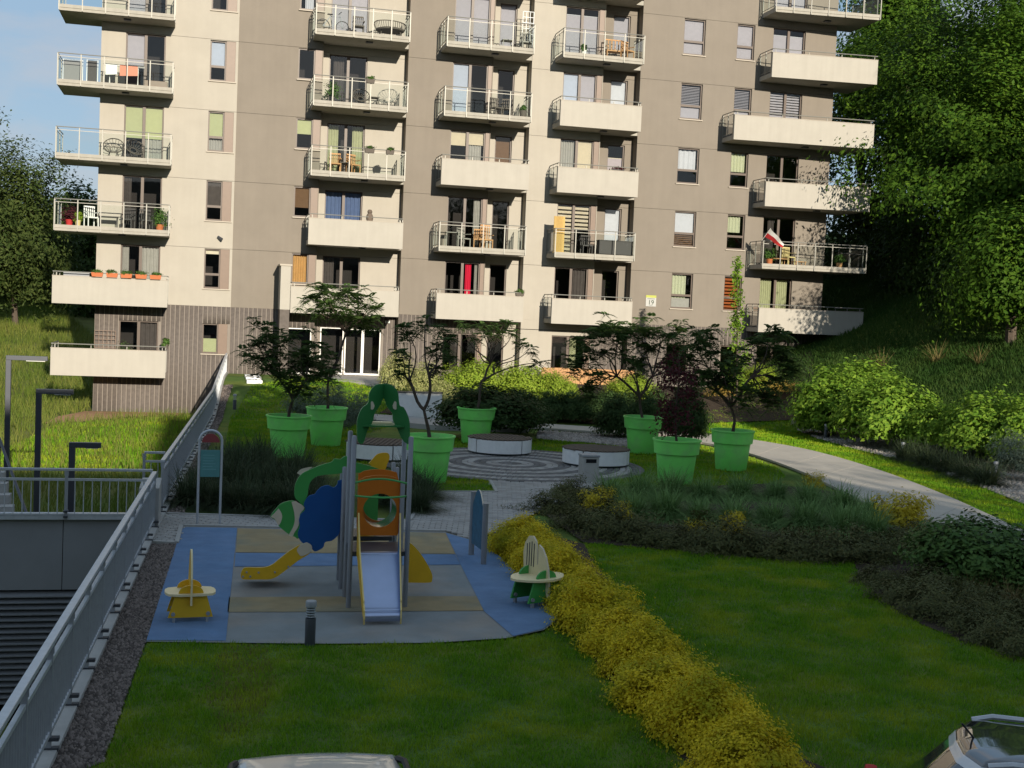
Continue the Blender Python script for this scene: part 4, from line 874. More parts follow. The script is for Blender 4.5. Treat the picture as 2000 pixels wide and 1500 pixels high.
# curved green hoop rails across the tower front
for z_, bow, dz in ((1.50, -.17, 0), (1.66, .10, .05)):
    pts = [(xa+(xb-xa)*s_, ya+.03+bow*math.sin(math.pi*s_), z_+dz*math.sin(math.pi*s_)) for s_ in np.linspace(0, 1, 14)]; q = MB(); q.tube(pts, .014, 8); q.build('hoop_rail', M['tgreen2'], TW, smooth=True)
# steel slide towards the viewer
sl, sr = G(707,1222), G(786,1222); x0, x1 = float(sl[0])+.03, float(sr[0])-.03; yb_ = float(sl[1])
prof = [(ya-.02,.765),(ya-.10,.75),(ya-.22,.66),(ya-.75,.25),(ya-.86,.185),(yb_+.05,.165),(yb_,.15),(yb_-.02,.10),(yb_-.0,.05)]
prof = [tuple(p_) for p_ in smooth_path(prof, 4)]; q = MB(); n = len(prof); x0t, x1t = xa+.10, xb-.12
def xl(y): k = (y-yb_)/(ya-yb_); return x0+(x0t-x0)*k, x1+(x1t-x1)*k
V = [(xl(y)[0], y, z) for y, z in prof]+[(xl(y)[1], y, z) for y, z in prof]; q.add(V, [(i, i+1, n+i+1, n+i) for i in range(n-1)]); q.build('slide_chute', M['steel'], TW, smooth=True)
for s_ in (0, 1):
    lo_ = [(y, z-.05) for y, z in prof[:-6]]+[(yb_-.03,.02)]; hi_ = [(yb_-.05,.10),(yb_-.03,.20),(yb_+.06,.27),(ya-.86,.30),(ya-.74,.40),(ya-.30,.82),(ya-.12,1.10),(ya-.03,1.28),(ya-.02,.80)]
    pts = [(xl(y)[s_]+(-.02 if s_ == 0 else 0), y, z) for y, z in lo_+hi_]; q = MB(); q.prism(pts, (.02,0,0), 0, 1); q.build('slide_side', [M['tyel'] if s_ == 0 else M['tbedge'], M['tyel2']], TW)
# boards to the left: green caterpillar arch, blue clouds, yellow slide sides (front and rear sheet of each)
def B1(c): return (520+c[0]/10.0, 860+c[1]/10.0)
def B4(c): return (460+c[0]/8.333, 980+c[1]/8.333)
arch = [(1880,640),(1600,620),(1400,655),(1200,670),(1000,700),(880,790),(830,900),(810,1060),(770,1160),(740,1290),(700,1280),(640,1200),(560,1110),(555,920),(600,780),(700,650),(880,560),(1080,480),(1280,420),(1330,360),(1450,370),(1500,330),(1580,310),(1720,420),(1900,470),(2200,560),(2250,640)]
head = [(1130,100),(1000,20),(930,-20),(760,20),(660,110),(570,240),(640,290),(700,390),(790,470),(870,530),(960,570),(1020,600),(1080,480)]
cloud = [(1480,770),(1400,790),(1395,850),(1330,920),(1260,900),(1200,880),(1080,910),(990,990),(950,1050),(850,1080),(780,1150),(735,1250),(760,1360),(680,1440),(640,1560),(660,1680),(620,1800),(640,1920),(720,2010),(820,2050),(900,2130),(950,2170),(1040,2140),(1120,2080),(1150,1990),(1280,1960),(1380,1880),(1440,1780),(1470,1600)]
yel = [(1060,690),(880,800),(700,940),(600,1020),(480,1065),(330,1070),(160,1070),(110,1110),(85,1180),(95,1240),(150,1265),(400,1265),(560,1262),(680,1215),(850,1090),(1020,960),(1230,820),(1180,700)]
YG = 17.75
for j, Y_ in enumerate((YG+.46, YG)):
    plane_board('caterpillar_board', sm([B1(c) for c in arch], 3), Y_, [M['tgreen2'], M['tedge']])
    hb = plane_board('head_board', sm([B4(c) for c in head], 3), Y_-.024, [M['tgreen2'], M['tedge']])
    plane_board('cloud_board', sm([B1(c) for c in cloud], 3), Y_-.05, [M['tblue'], M['tbedge']])
    ys_ = plane_board('slide_side', sm([B4(c) for c in yel], 3), Y_-.075, [M['tyel'], M['tyel2']])
    if j == 1:
        plane_board('head_stripe', sm([B4(c) for c in [(980,-10),(1120,90),(1050,200),(1030,380),(960,500),(930,560),(870,540),(930,430),(965,300),(950,150),(910,0)]], 3), Y_-.03, [M['cream2']], .006, hb)
        plane_board('head_stripe', sm([B4(c) for c in [(700,110),(750,190),(755,280),(700,385),(640,280),(580,245),(640,180)]], 3), Y_-.03, [M['cream2']], .006, hb)
        plane_board('rock_inlay', sm([B4(c) for c in [(1160,660),(1230,700),(1245,770),(1210,830),(1080,885),(1030,850),(1000,780),(1060,690)]], 3), Y_-.083, [M['cream2']], .006, ys_)
        for c in ((180,1145),(375,1150),(640,1145),(860,1055),(240,1215),(120,1215)):
            u, v = B4(c); pp = FY(u, v, Y_-.075); q = MB(); q.tube([(float(pp[0]),Y_-.095,float(pp[2])),(float(pp[0]),Y_-.074,float(pp[2]))], .014, 8); q.build('bolt', M['galvd'], ys_)
    else: plane_board('nose_inlay', sm([B1(c) for c in [(600,640),(690,560),(900,520),(820,580),(680,690)]], 3), Y_-.03, [M['cream2']], .006)
q = MB(); pts = [FY(*B4(c), YG+.2) for c in yel[1:7]]; q.add([(float(p_[0]), YG-.05, float(p_[2])-.05) for p_ in pts]+[(float(p_[0]), YG+.38, float(p_[2])-.05) for p_ in pts], [(i, i+1, i+7, i+6) for i in range(5)]); q.build('slide_chute', M['steel'], TW, smooth=True)
plane_board('leaf_board', sm([(720,905),(729,895),(737,887),(750,884),(759,886),(761,895),(757,905),(752,917),(738,916),(726,911)], 3), ya+1.35, [M['tyel'], M['tyel2']])
plane_board('quarter_board', sm([(798,1060),(806,1064),(822,1082),(836,1104),(844,1122),(844,1133),(838,1138),(798,1138)], 3), ya+.85, [M['tyel'], M['tyel2']])
plane_board('yellow_board', [(703,1045),(730,1047),(741,1056),(703,1058)], ya+1.1, [M['tyel'], M['tyel2']])

# ---------------------------------------------------------------- planters
def make_pot():
    t = thing('planter_pot', None, 'planter', (0,0,0), group='large green planters round the plaza')
    q = MB(); q.lathe([(0,.0),(.40,.0),(.415,.02),(.495,.76),(.495,.78)], n=40); q.build('body', M['pot'], t, smooth=True, local=True)
    q = MB(); q.lathe([(.49,.77),(.53,.735),(.545,.74),(.575,1.04),(.60,1.05),(.60,1.085),(.555,1.085),(.53,.98)], n=40); q.build('rim', M['pot'], t, smooth=True, local=True)
    q = MB(); q.lathe([(.535,.985),(0.25,1.0),(0,1.02)], n=24); q.build('potting_soil', M['soil'], t, local=True)
    return t
pots = [((562,895), 'green planter at the far left beside the dark ornamental grass'), ((636,872), 'green planter behind the leftmost one, holding the tall-stemmed tree'), ((836,945), 'green planter right behind the play tower'),
        ((928,868), 'green planter behind the middle round bench'), ((1253,887), 'green planter behind the purple-leaved tree'), ((1318,948), 'green planter holding the purple-leaved tree'), ((1427,921), 'rightmost green planter beside the pale path')]
PP = make_pot(); POT = []
for i, (px, lab) in enumerate(pots):
    o = PP if i == 0 else copy_tree(PP); p = G(*px); y = p[1]+.40; o.location = (p[0]*(y/p[1]), y, 0); o['label'] = lab; o.rotation_euler.z = i*.9; POT.append((float(o.location[0]), float(y)))

# ---------------------------------------------------------------- vegetation
def leaves(C, Nrm, L, W, rng, fold=0.25, jit=0.35):
    """diamond leaves (two triangles each) at centres C, facing roughly along Nrm"""
    n = len(C); nn = Nrm+rng.normal(0, jit, (n,3)); nn /= np.linalg.norm(nn, axis=1, keepdims=True)+1e-9
    t = rng.normal(0, 1, (n,3)); a = np.cross(nn, t); a /= np.linalg.norm(a, axis=1, keepdims=True)+1e-9; b = np.cross(nn, a)
    s = rng.uniform(.7, 1.3, (n,1)); a = a*L/2*s; b = b*W/2*s
    V = np.stack([C-a, C+b+nn*W*fold*.5, C+a, C-b+nn*W*fold*.5], 1).reshape(-1,3)
    i = 4*np.arange(n)[:,None]; F = np.concatenate([i+np.array([[0,1,2]]), i+np.array([[0,2,3]])], 1).reshape(-1,3)
    return V, F
def crown(seed, radii, nclump, per, clump_r, L, W, shell=3.0, up=0.5, zmin=-0.7, ragged=0.12, flat=0.6):
    rng = np.random.default_rng(seed); d = rng.normal(0, 1, (nclump*3,3)); d /= np.linalg.norm(d, axis=1, keepdims=True); d = d[d[:,2] > zmin][:nclump]
    r = rng.uniform(0, 1, (len(d),1))**(1/shell); ph = rng.uniform(0, 6.28, 3)
    lump = 1+ragged*(np.sin(3*d[:,:1]*2+ph[0])+np.sin(4*d[:,1:2]*2+ph[1])+np.sin(5*d[:,2:]+ph[2])) + rng.normal(0, ragged*.5, (len(d),1))
    cc = d*r*lump*np.array(radii); m = len(cc)*per
    P = np.repeat(cc, per, 0); off = rng.normal(0, 1, (m,3))*clump_r*np.array([1,1,flat]); P = P+off
    N_ = np.repeat(d, per, 0)*.8+np.array([0,0,up])+off/clump_r*.25
    return leaves(P, N_, L, W, rng)
def blades(x, y, z, h, w, lean, rng, hv=.35):
    n = len(x); a = rng.uniform(0, 6.283, n); l = rng.uniform(.2, 1, n)*lean; b = rng.uniform(0, 6.283, n); hh_ = h*rng.uniform(1-hv, 1+hv, n)
    ex, ey = np.cos(a)*w/2, np.sin(a)*w/2
    V = np.stack([np.stack([x-ex, y-ey, z], 1), np.stack([x+ex, y+ey, z], 1), np.stack([x+np.cos(b)*l*hh_, y+np.sin(b)*l*hh_, z+hh_], 1)], 1).reshape(-1,3)
    return V, np.arange(3*n).reshape(-1,3)
def tussock(seed, n, length, width, spread, droop, seg=4):
    rng = np.random.default_rng(seed); a = rng.uniform(0, 6.283, n); el = rng.uniform(.35, 1.3, n); L_ = length*rng.uniform(.6, 1.15, n); rad = spread*np.sqrt(rng.uniform(0, 1, n)); a2 = rng.uniform(0, 6.283, n)
    V = np.zeros((n, seg*2+1, 3)); t = np.linspace(0, 1, seg+1)
    for k, tt in enumerate(t):
        out = L_*np.cos(el)*tt*(1+.2*tt); zz = L_*np.sin(el)*tt-droop*L_*tt*tt*np.cos(el)*1.3; zz = np.maximum(zz, .01)
        cx, cy = rad*np.cos(a2)+out*np.cos(a), rad*np.sin(a2)+out*np.sin(a); w = width*(1-tt*.9)/2
        if k < seg:
            V[:,2*k] = np.stack([cx-np.sin(a)*w, cy+np.cos(a)*w, zz], 1); V[:,2*k+1] = np.stack([cx+np.sin(a)*w, cy-np.cos(a)*w, zz], 1)
        else: V[:,2*seg] = np.stack([cx, cy, zz], 1)
    f = []
    for k in range(seg-1): f += [(2*k,2*k+1,2*k+3),(2*k,2*k+3,2*k+2)]
    f.append((2*seg-2, 2*seg-1, 2*seg)); f = np.array(f); m = 2*seg+1
    return V.reshape(-1,3), (f[None]+m*np.arange(n)[:,None,None]).reshape(-1,3)
def npm(name, VF, m):
    o = npmesh(name, VF[0], VF[1], m); me = o.data; bpy.data.objects.remove(o); return me
def place(me, name, label, cat, loc, s=1.0, rz=0.0, group=None):
    o = link(name, me); o.location = loc; o.scale = s if isinstance(s, (tuple, list)) else (s, s, s); o.rotation_euler.z = rz; tag(o, label, cat, group); return o
LM = {}
LM['lawn'] = leafmat('lawn_blade', (0.085,0.235,0.010), (0.19,0.345,0.020), .30, patch=(0.32,0.38,0.025), pscale=1.1)
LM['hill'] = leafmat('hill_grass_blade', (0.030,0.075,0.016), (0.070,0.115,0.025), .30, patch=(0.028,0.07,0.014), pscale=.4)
LM['meadow'] = leafmat('meadow_grass_blade', (0.10,0.15,0.022), (0.22,0.22,0.055), .35, patch=(0.085,0.14,0.02), pscale=.2)
LM['yellow'] = leafmat('golden_leaf', (0.52,0.43,0.020), (0.86,0.66,0.035), .35, patch=(0.36,0.36,0.022), pscale=2.2)
LM['gold'] = leafmat('golden_juniper_leaf', (0.42,0.34,0.03), (0.62,0.50,0.04), .25)
LM['juniper'] = leafmat('juniper_leaf', (0.055,0.070,0.028), (0.13,0.125,0.045), .15, patch=(0.11,0.12,0.05), pscale=2.6)
LM['sedge'] = leafmat('blue_green_sedge', (0.10,0.19,0.060), (0.23,0.36,0.12), .25)
LM['dsedge'] = leafmat('dark_sedge', (0.030,0.050,0.024), (0.085,0.11,0.055), .25)
LM['shrub'] = leafmat('glossy_shrub_leaf', (0.055,0.115,0.028), (0.10,0.17,0.04), .25, rough=.35)
LM['bright'] = leafmat('bright_shrub_leaf', (0.105,0.215,0.024), (0.24,0.36,0.042), .38)
LM['lime'] = leafmat('lime_shrub_leaf', (0.17,0.26,0.025), (0.30,0.38,0.05), .35)
LM['varieg'] = leafmat('variegated_leaf', (0.22,0.26,0.07), (0.46,0.44,0.20), .3)
LM['silver'] = leafmat('silvery_leaf', (0.10,0.14,0.09), (0.20,0.24,0.17), .25)
LM['dark'] = leafmat('dark_hedge_leaf', (0.030,0.060,0.020), (0.060,0.10,0.030), .25)
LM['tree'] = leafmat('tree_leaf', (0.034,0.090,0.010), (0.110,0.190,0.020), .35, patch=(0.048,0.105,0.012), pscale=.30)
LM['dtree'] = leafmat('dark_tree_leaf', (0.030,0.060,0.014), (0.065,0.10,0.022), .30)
LM['birch'] = leafmat('birch_leaf', (0.036,0.062,0.016), (0.085,0.11,0.030), .35)
LM['sumac'] = leafmat('sumac_leaf', (0.042,0.082,0.024), (0.095,0.150,0.040), .35)
LM['purple'] = leafmat('purple_leaf', (0.050,0.014,0.020), (0.115,0.030,0.034), .30)
LM['dry'] = leafmat('dry_stalk', (0.14,0.12,0.05), (0.28,0.22,0.09), .3)
LM['ochre'] = leafmat('ochre_plant', (0.40,0.27,0.05), (0.55,0.38,0.09), .3)
rng = np.random.default_rng(11)
# lawns
def lawn(name, poly, dens, h, label, holes=(), zf=None, w=.010, lm='lawn', lean=.7, falloff=True):
    x, y = scatter(poly, dens*area(poly), rng, holes)
    if falloff:
        keep = rng.uniform(0, 1, len(x)) < np.clip(12.0/y, .25, 1); x, y = x[keep], y[keep]
    z = np.zeros(len(x)) if zf is None else zf(x, y); ww = w*np.clip(y/13, 1, 3.2)
    fld = np.sin(x*5.1+np.sin(y*3.7)*1.5)*np.sin(y*6.3+np.sin(x*4.1)*1.7)+.7*np.sin(x*13+np.sin(y*9)*2)*np.sin(y*17+x*3)
    V, F = blades(x, y, z, h*(1+.38*fld*(h < .1)), ww, lean, rng)
    o = npmesh(name, V, F, LM[lm]); tag(o, label, 'grass', kind='stuff'); return o
lawn('lawn_grass', LAWN_A, 3200, .046, 'short mown grass in front of the play surface')
lawn('lawn_grass', LAWN_B, 3000, .046, 'short mown grass of the right lawn between the hedge and the bed')
LAWN_C = [g2(405,960), g2(440,870), g2(450,800,.3), (1.9,49.5), (4.6,53.3), (8,49.5), (7.6,45), g2(700,850), g2(715,905), g2(560,900)]
LAWN_D = [g2(1180,848), g2(1350,838), g2(1420,852), g2(1500,866), g2(1600,886), g2(1720,921), g2(1850,971), g2(2000,1039), g2(2100,1080), g2(2100,1015), g2(1900,943), g2(1790,904), g2(1680,879), g2(1600,856), g2(1545,830), g2(1520,800), (20.5,47.5), (16,47.0), (14.5,44)]
LAWN_E = [g2(700,905), g2(715,870), g2(860,855), g2(1050,858), g2(1180,868), g2(1300,885), g2(1350,868), g2(1410,878), g2(1470,895), g2(1520,915), g2(1535,932), g2(1500,945), g2(1250,955), g2(1190,945), g2(1175,935), g2(957,940), g2(970,962), g2(845,962), g2(800,955), g2(790,915)]
circ = [(PC[0]+PRAD*math.cos(a), PC[1]+PRAD*math.sin(a)) for a in np.linspace(0, 6.2832, 40, endpoint=False)]
lawn('lawn_grass', LAWN_C, 1300, .06, 'grass of the far left lawn behind the dark sedges', zf=lambda x, y: h_right(x, y)-.02)
lawn('lawn_grass', LAWN_D, 1500, .06, 'sunlit grass strip beyond the pale path', zf=lambda x, y: h_right(x, y)-.02)
lawn('lawn_grass', LAWN_E, 1300, .05, 'grass between the green planters around the plaza', holes=(circ,))
# hill and meadow
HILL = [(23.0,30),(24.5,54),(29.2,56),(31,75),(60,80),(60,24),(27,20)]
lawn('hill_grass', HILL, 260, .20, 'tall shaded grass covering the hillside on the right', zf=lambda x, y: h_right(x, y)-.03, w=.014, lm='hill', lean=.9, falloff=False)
MEAD = [(-1.5,26),(0.2,53),(-4.5,54.5),(-5,75),(-14,110),(-70,110),(-60,40),(-16,24)]
lawn('meadow_grass', MEAD, 48, .42, 'tall yellowish meadow grass on the slope at the far left', holes=(CLAY,), zf=lambda x, y: h_left(x, y)-.03, w=.012, lm='meadow', lean=.6, falloff=False)
lawn('bank_grass', [(-6.5,40),(-0.3,40),(0.6,53.5),(-1,52.2),(-5,49)], 260, .16, 'grass at the foot of the clad house base', holes=(CLAY,), zf=lambda x, y: h_left(x, y)-.02, w=.02, lm='lawn', falloff=False)
# gravel and pebbles
def stones(name, poly, dens, size, m, label, zf=None, holes=()):
    x, y = scatter(poly, dens*area(poly), rng, holes); n = len(x); z = (np.zeros(n) if zf is None else zf(x, y))+.006; s = size*rng.uniform(.5, 1.4, n)
    a = rng.uniform(0, 6.283, n); base = np.array([(-1,-.8,0),(1,-.7,0),(.9,.8,0),(-.8,1,0),(-.4,-.3,.9),(.5,.2,1.0)])
    fb = np.array([(0,1,4),(1,5,4),(1,2,5),(2,3,5),(3,4,5),(3,0,4)])
    ca, sa = np.cos(a), np.sin(a); P = np.zeros((n,6,3))
    P[:,:,0] = x[:,None]+s[:,None]*(base[:,0]*ca[:,None]-base[:,1]*sa[:,None])*.6; P[:,:,1] = y[:,None]+s[:,None]*(base[:,0]*sa[:,None]+base[:,1]*ca[:,None])*.6; P[:,:,2] = z[:,None]+s[:,None]*base[:,2]*.7
    o = npmesh(name, P.reshape(-1,3), (fb[None]+6*np.arange(n)[:,None,None]).reshape(-1,3), m); tag(o, label, 'gravel', kind='stuff')
lawn('worn_grass', [g2(440,1262), g2(520,1262), g2(540,1330), g2(505,1420), g2(430,1440), g2(395,1350)], 900, .05, 'worn brownish grass patch below the blue rubber', lm='dry', falloff=False)
stones('gravel', GRAV, 1500, .026, M['grav'], 'dark brown gravel strip beside the near railing')
stones('gravel', GRAV2, 500, .04, M['grav'], 'dark gravel border along the far railing', zf=h_right)
stones('pebbles', BEDR, 120, .07, M['pgrav'], 'pale pebbles under the shrubs on the right', zf=lambda x, y: np.minimum(.6, h_right(x, y)))
stones('pebbles', [g2(1050,842), g2(1200,852), g2(1330,866), g2(1300,885), g2(1180,868), g2(1050,858)], 300, .07, M['pgrav'], 'pale cobbles along the path behind the plaza')
stones('pebbles', [g2(1790,1130), g2(1840,1090), g2(1860,1130), g2(1830,1190)], 400, .05, M['pgrav'], 'small patch of white pebbles in the juniper bed')
ORD = ['first', 'second', 'third', 'fourth', 'fifth', 'sixth', 'seventh', 'eighth', 'ninth', 'tenth', 'eleventh', 'twelfth']
OC = [o_.capitalize() for o_ in ORD]
# yellow hedge
ysh = [npm('yellow_foliage', crown(40+i, (.50,.52,.50), 240, 62, .065, .036, .021, shell=6, zmin=-.30, ragged=.06), LM['yellow']) for i in range(3)]
hp = smooth_path([g2(*p) for p in [(1005,1078),(1060,1128),(1120,1192),(1180,1258),(1240,1325),(1305,1395),(1370,1465),(1440,1540),(1500,1620)]], 10); hp = resample(hp, 12)[:11]
for i, (x, y) in enumerate(hp):
    place(ysh[i % 3], 'golden_shrub', ('%s golden shrub of the diagonal hedge, counted from the paving' % ORD[i].capitalize()) if i else 'Farthest golden shrub of the diagonal hedge, next to the paving', 'shrub', (x+.10+.05*math.sin(i*2.1), y, .07), (1.02+.10*math.sin(i*1.7), 1.0+.08*math.cos(i*2.3), 1.0+.12*math.sin(i*2.9)), i*1.1, 'golden shrubs of the diagonal hedge')
# mixed bed
jun = [npm('juniper_foliage', crown(60+i, (.60,.52,.46), 120, 52, .09, .07, .020, shell=3, zmin=-.2, ragged=.26, up=.3), LM['juniper']) for i in range(3)]
gold = npm('gold_foliage', crown(66, (.26,.26,.26), 50, 30, .06, .06, .02, shell=3, zmin=-.2, ragged=.2), LM['gold'])
sed = [npm('sedge_blades', tussock(70+i, 1000, .95, .018, .20, .80), LM['sedge']) for i in range(3)]
dsed = [npm('sedge_blades', tussock(75+i, 800, .90, .016, .20, .6), LM['dsedge']) for i in range(3)]
rnd = random.Random(4)
def rowset(me_list, pts, name, cat, labf, group, sc=1.0, z=0.0):
    for i, (u, v) in enumerate(pts):
        p = G(u, v); s_ = sc*rnd.uniform(.88, 1.14); place(me_list[i % len(me_list)], name, labf(i, len(pts)), cat, (p[0], p[1], z), (s_, s_, s_*rnd.uniform(.9, 1.12)), rnd.uniform(0, 6.28), group)
front = [(1085,1000),(1140,1030),(1195,1048),(1260,1060),(1330,1068),(1400,1076),(1475,1082),(1550,1088),(1625,1092),(1700,1092),(1770,1085)]
rowset(jun, front, 'juniper_shrub', 'shrub', lambda i, n: '%s dark juniper from the left along the lawn edge of the middle bed' % OC[i] if i else 'Leftmost dark juniper of the middle bed, beside the paved walk', 'dark junipers along the lawn edge', 1.0)
back = [(1190,978),(1250,972),(1310,968),(1375,975),(1445,972),(1515,975),(1580,985),(1645,998),(1700,1015)]
rowset(sed, back, 'sedge_tussock', 'grass clump', lambda i, n: '%s blue-green sedge clump from the left in the back row of the middle bed' % OC[i], 'blue-green sedges, back row', 1.0)
mid = [(1235,1010),(1300,1012),(1365,1018),(1435,1022),(1505,1026),(1575,1034),(1645,1045),(1700,1050)]
rowset(sed, mid, 'sedge_tussock', 'grass clump', lambda i, n: '%s blue-green sedge clump from the left in the front row of the middle bed' % OC[i], 'blue-green sedges, front row', 1.05)
rowset(jun, [(1110,972),(1160,985),(1800,1060),(1840,1075)], 'juniper_shrub', 'shrub', lambda i, n: ['Dark low juniper at the left tip of the bed by the walkway', 'Dark low juniper behind the yellow patch at the left of the bed', 'Dark juniper at the right end of the sedges', 'Dark juniper touching the large green shrub'][i], 'dark junipers behind', .85)
for (u, v, l, s_) in ((1170,1000,'small golden juniper peeking out near the left tip of the bed',1.1),(1215,1022,'small golden juniper in front of the left sedges',.9),(1362,1060,'small golden juniper between dark junipers in the bed middle',.9),(1432,1052,'golden juniper in front of the middle sedges',1.1),(1590,955,'golden tuft at the back of the bed by the path',.9),(1760,1040,'tall golden shrub at the right end of the sedges',1.7),(1770,1020,'golden shoots behind the tall golden shrub',1.3)):
    p = G(u, v); place(gold, 'golden_juniper', l, 'shrub', (p[0], p[1], .12*s_), (s_, s_, s_*1.15), u, 'small golden junipers')
big = npm('shrub_foliage', crown(80, (1.0,1.0,.85), 260, 34, .12, .115, .055, shell=4, zmin=-.35, ragged=.07, up=.7), LM['shrub'])
p = G(1900, 1135); place(big, 'round_shrub', 'large dark green round shrub at the right above the junipers', 'shrub', (p[0], p[1], .36), (1.0,1.0,.80), .4)
p = G(2010, 1150); place(big, 'round_shrub', 'dark green shrub cut by the right picture edge', 'shrub', (p[0], p[1], .2), (.8,.8,.5), 2.4)
low = [(1712,1140),(1760,1172),(1822,1200),(1885,1226),(1950,1250),(2010,1272),(1800,1150),(1868,1180),(1940,1205),(2000,1225)]
rowset(jun, low, 'juniper_shrub', 'shrub', lambda i, n: '%s low spreading juniper from the left along the right lawn edge' % OC[i] if i < 6 else '%s low spreading juniper from the left in the second row under the round shrub' % OC[i-6], 'low junipers at the right lawn edge', .82)
dry = npm('dry_blades', tussock(90, 160, .5, .010, .25, .3), LM['dry'])
for i, (u, v) in enumerate(((1905,1165),(1970,1180))): p = G(u, v); place(dry, 'dry_grass_clump', ['left one of two dry grass clumps in the juniper bed', 'right one of two dry grass clumps in the juniper bed'][i], 'grass clump', (p[0], p[1], 0), 1.0, i)
# dark sedges left of and behind the tower
dl = [(375,985),(425,990),(475,995),(525,1000),(575,1003),(625,1005),(400,955),(450,958),(500,962),(550,965),(600,968),(430,930),(480,932),(530,934),(580,936),(460,908),(510,910)]
rowset(dsed, dl, 'dark_sedge', 'grass clump', lambda i, n: '%s dark sedge clump from the left in %s row left of the tower' % ((OC[i], 'the front') if i < 6 else (OC[i-6], 'the second') if i < 11 else (OC[i-11], 'the third') if i < 15 else (OC[i-15], 'the rear')), 'dark sedges left of the tower', 1.15)
rowset(dsed, [(815,1000),(822,975),(760,985),(790,965),(800,940)], 'dark_sedge', 'grass clump', lambda i, n: ['Dark sedge clump right behind the tower posts', 'Dark sedge clump at the corner of the paved walk', 'Dark sedge clump seen between the tower posts', 'Dark sedge clump behind the yellow leaf board', 'Dark sedge clump in front of the planter behind the tower'][i], 'dark sedges behind the tower', 1.1)
# shrubs in front of the house
def shrub_mesh(name, seed, r, nc, per, cr_, L, W, lm, **k): return npm(name, crown(seed, r, nc, per, cr_, L, W, **k), LM[lm])
S_dark = shrub_mesh('hedge_foliage', 100, (1.0,1.0,.9), 260, 34, .13, .11, .055, 'dark', shell=4, zmin=-.5, ragged=.08)
S_lime = shrub_mesh('lime_foliage', 101, (1.0,1.0,.9), 240, 36, .13, .10, .045, 'lime', shell=4, zmin=-.4, ragged=.10)
S_var = shrub_mesh('variegated_foliage', 102, (1.0,1.0,.9), 220, 36, .12, .08, .04, 'varieg', shell=4, zmin=-.4, ragged=.10)
S_sil = shrub_mesh('silver_foliage', 103, (1.0,1.0,.9), 190, 36, .12, .10, .03, 'silver', shell=3, zmin=-.4, ragged=.16)
S_bri = shrub_mesh('bright_foliage', 104, (1.0,1.0,.9), 240, 30, .14, .13, .065, 'bright', shell=4, zmin=-.4, ragged=.13)
def bush(me, u, v, Y, w_px, h_px, label, name='shrub', cat='shrub', group=None, rz=None):
    """u, v: middle of the foot; Y: how far back it grows"""
    p = FY(u, v, Y); k = depth(p)/FOC; rx, hz = w_px*k/2, h_px*k; zb = max(float(p[2]), float(h_right(p[0], Y))-.05)
    return place(me, name, label, cat, (float(p[0]), Y, zb+hz*.42), (rx, rx*.9, hz*.58/.9), u*.37 if rz is None else rz, group)
bush(S_dark, 950, 848, 38.6, 200, 95, 'dark green spreading shrub around the planter behind the middle bench')
bush(S_dark, 1010, 842, 40.5, 120, 80, 'dark green shrub to the right behind the middle bench planter')
for i in range(5): bush(S_dark, 1075+i*36, 826, 44.5, 62, 62, '%s clipped dark hedge plant from the left behind the pale path' % OC[i], 'hedge_plant', 'hedge', 'clipped dark hedge behind the path')
bush(S_lime, 925, 795, 47.0, 120, 92, 'bright lime shrub in front of the ground floor windows'); bush(S_lime, 1020, 795, 47.5, 110, 80, 'bright lime shrub right of the first one before the white wall'); bush(S_lime, 1085, 800, 47.0, 80, 72, 'smaller lime shrub beside the timber screen')
bush(S_var, 775, 790, 48.5, 72, 88, 'pale variegated shrub right of the entrance'); bush(S_var, 832, 795, 48.0, 70, 75, 'pale variegated shrub between the entrance and the lime shrubs'); bush(S_var, 865, 815, 46, 66, 62, 'darker variegated shrub behind the sparse potted tree')
bush(S_sil, 590, 850, 38.5, 90, 100, 'silvery shrub behind the two left planters'); bush(S_sil, 690, 855, 38.5, 80, 90, 'silvery shrub between the left planters and the tower roof'); bush(S_sil, 645, 820, 42, 80, 70, 'silvery shrub behind the tall-stemmed tree')
bush(S_dark, 1205, 862, 39.5, 90, 85, 'dark shrub left of the purple tree'); bush(S_dark, 1335, 868, 36.5, 100, 110, 'dark shrub right behind the purple tree'); bush(S_dark, 1270, 850, 40, 90, 90, 'dark shrub behind the planters on the right')
bush(S_lime, 1230, 790, 48, 90, 60, 'lime shrub seen between the potted trees at the timber screen')
for i, (u, v, Y, w_, h_) in enumerate(((1405,800,49,70,36),(1520,802,49,75,40),(1460,790,51,60,34),(1480,770,52,70,40))): bush(shrub_mesh('ochre_foliage', 110+i, (1,1,.8), 80, 30, .16, .10, .03, 'ochre', shell=3, zmin=-.2, ragged=.2) if i < 2 else S_lime, u, v, Y, w_, h_, ['ochre low plant behind the rightmost planter on the left side', 'ochre low plant behind the rightmost planter on the right side', 'lime low plant in front of the shaded base wall', 'lime plant under the lowest right balcony'][i])
for i, (u, v, Y, w_, h_) in enumerate(((1635,838,41.5,165,112),(1735,868,38.0,190,120),(1690,800,44.0,150,85),(1830,880,35.5,130,85),(1925,900,33.5,165,120),(2010,905,32.0,150,120),(1590,850,42,90,60))):
    bush(S_bri, u, v, Y, w_, h_, ['tall sunlit bright green shrub left of the bollard lamp', 'wide sunlit bright green shrub at the middle of the right border', 'sunlit shrub behind the two big ones at the hill foot', 'smaller sunlit shrub with a yellow tip in the right border', 'rightmost big sunlit shrub by the hill', 'sunlit shrub cut off by the right picture edge', 'low sunlit shrub at the left end of the right border'][i], 'bright_shrub', 'shrub', 'sunlit shrubs of the right border')
for i, (u, v) in enumerate(((1770,900),(1810,912),(1850,922),(1890,935),(1925,948))): p = G(u, v); place(dsed[i % 3], 'lavender_clump', '%s grey-green lavender clump from the left along the far lawn edge' % OC[i], 'plant', (p[0], p[1], 0), 1.2, i, 'lavender clumps at the far lawn edge')
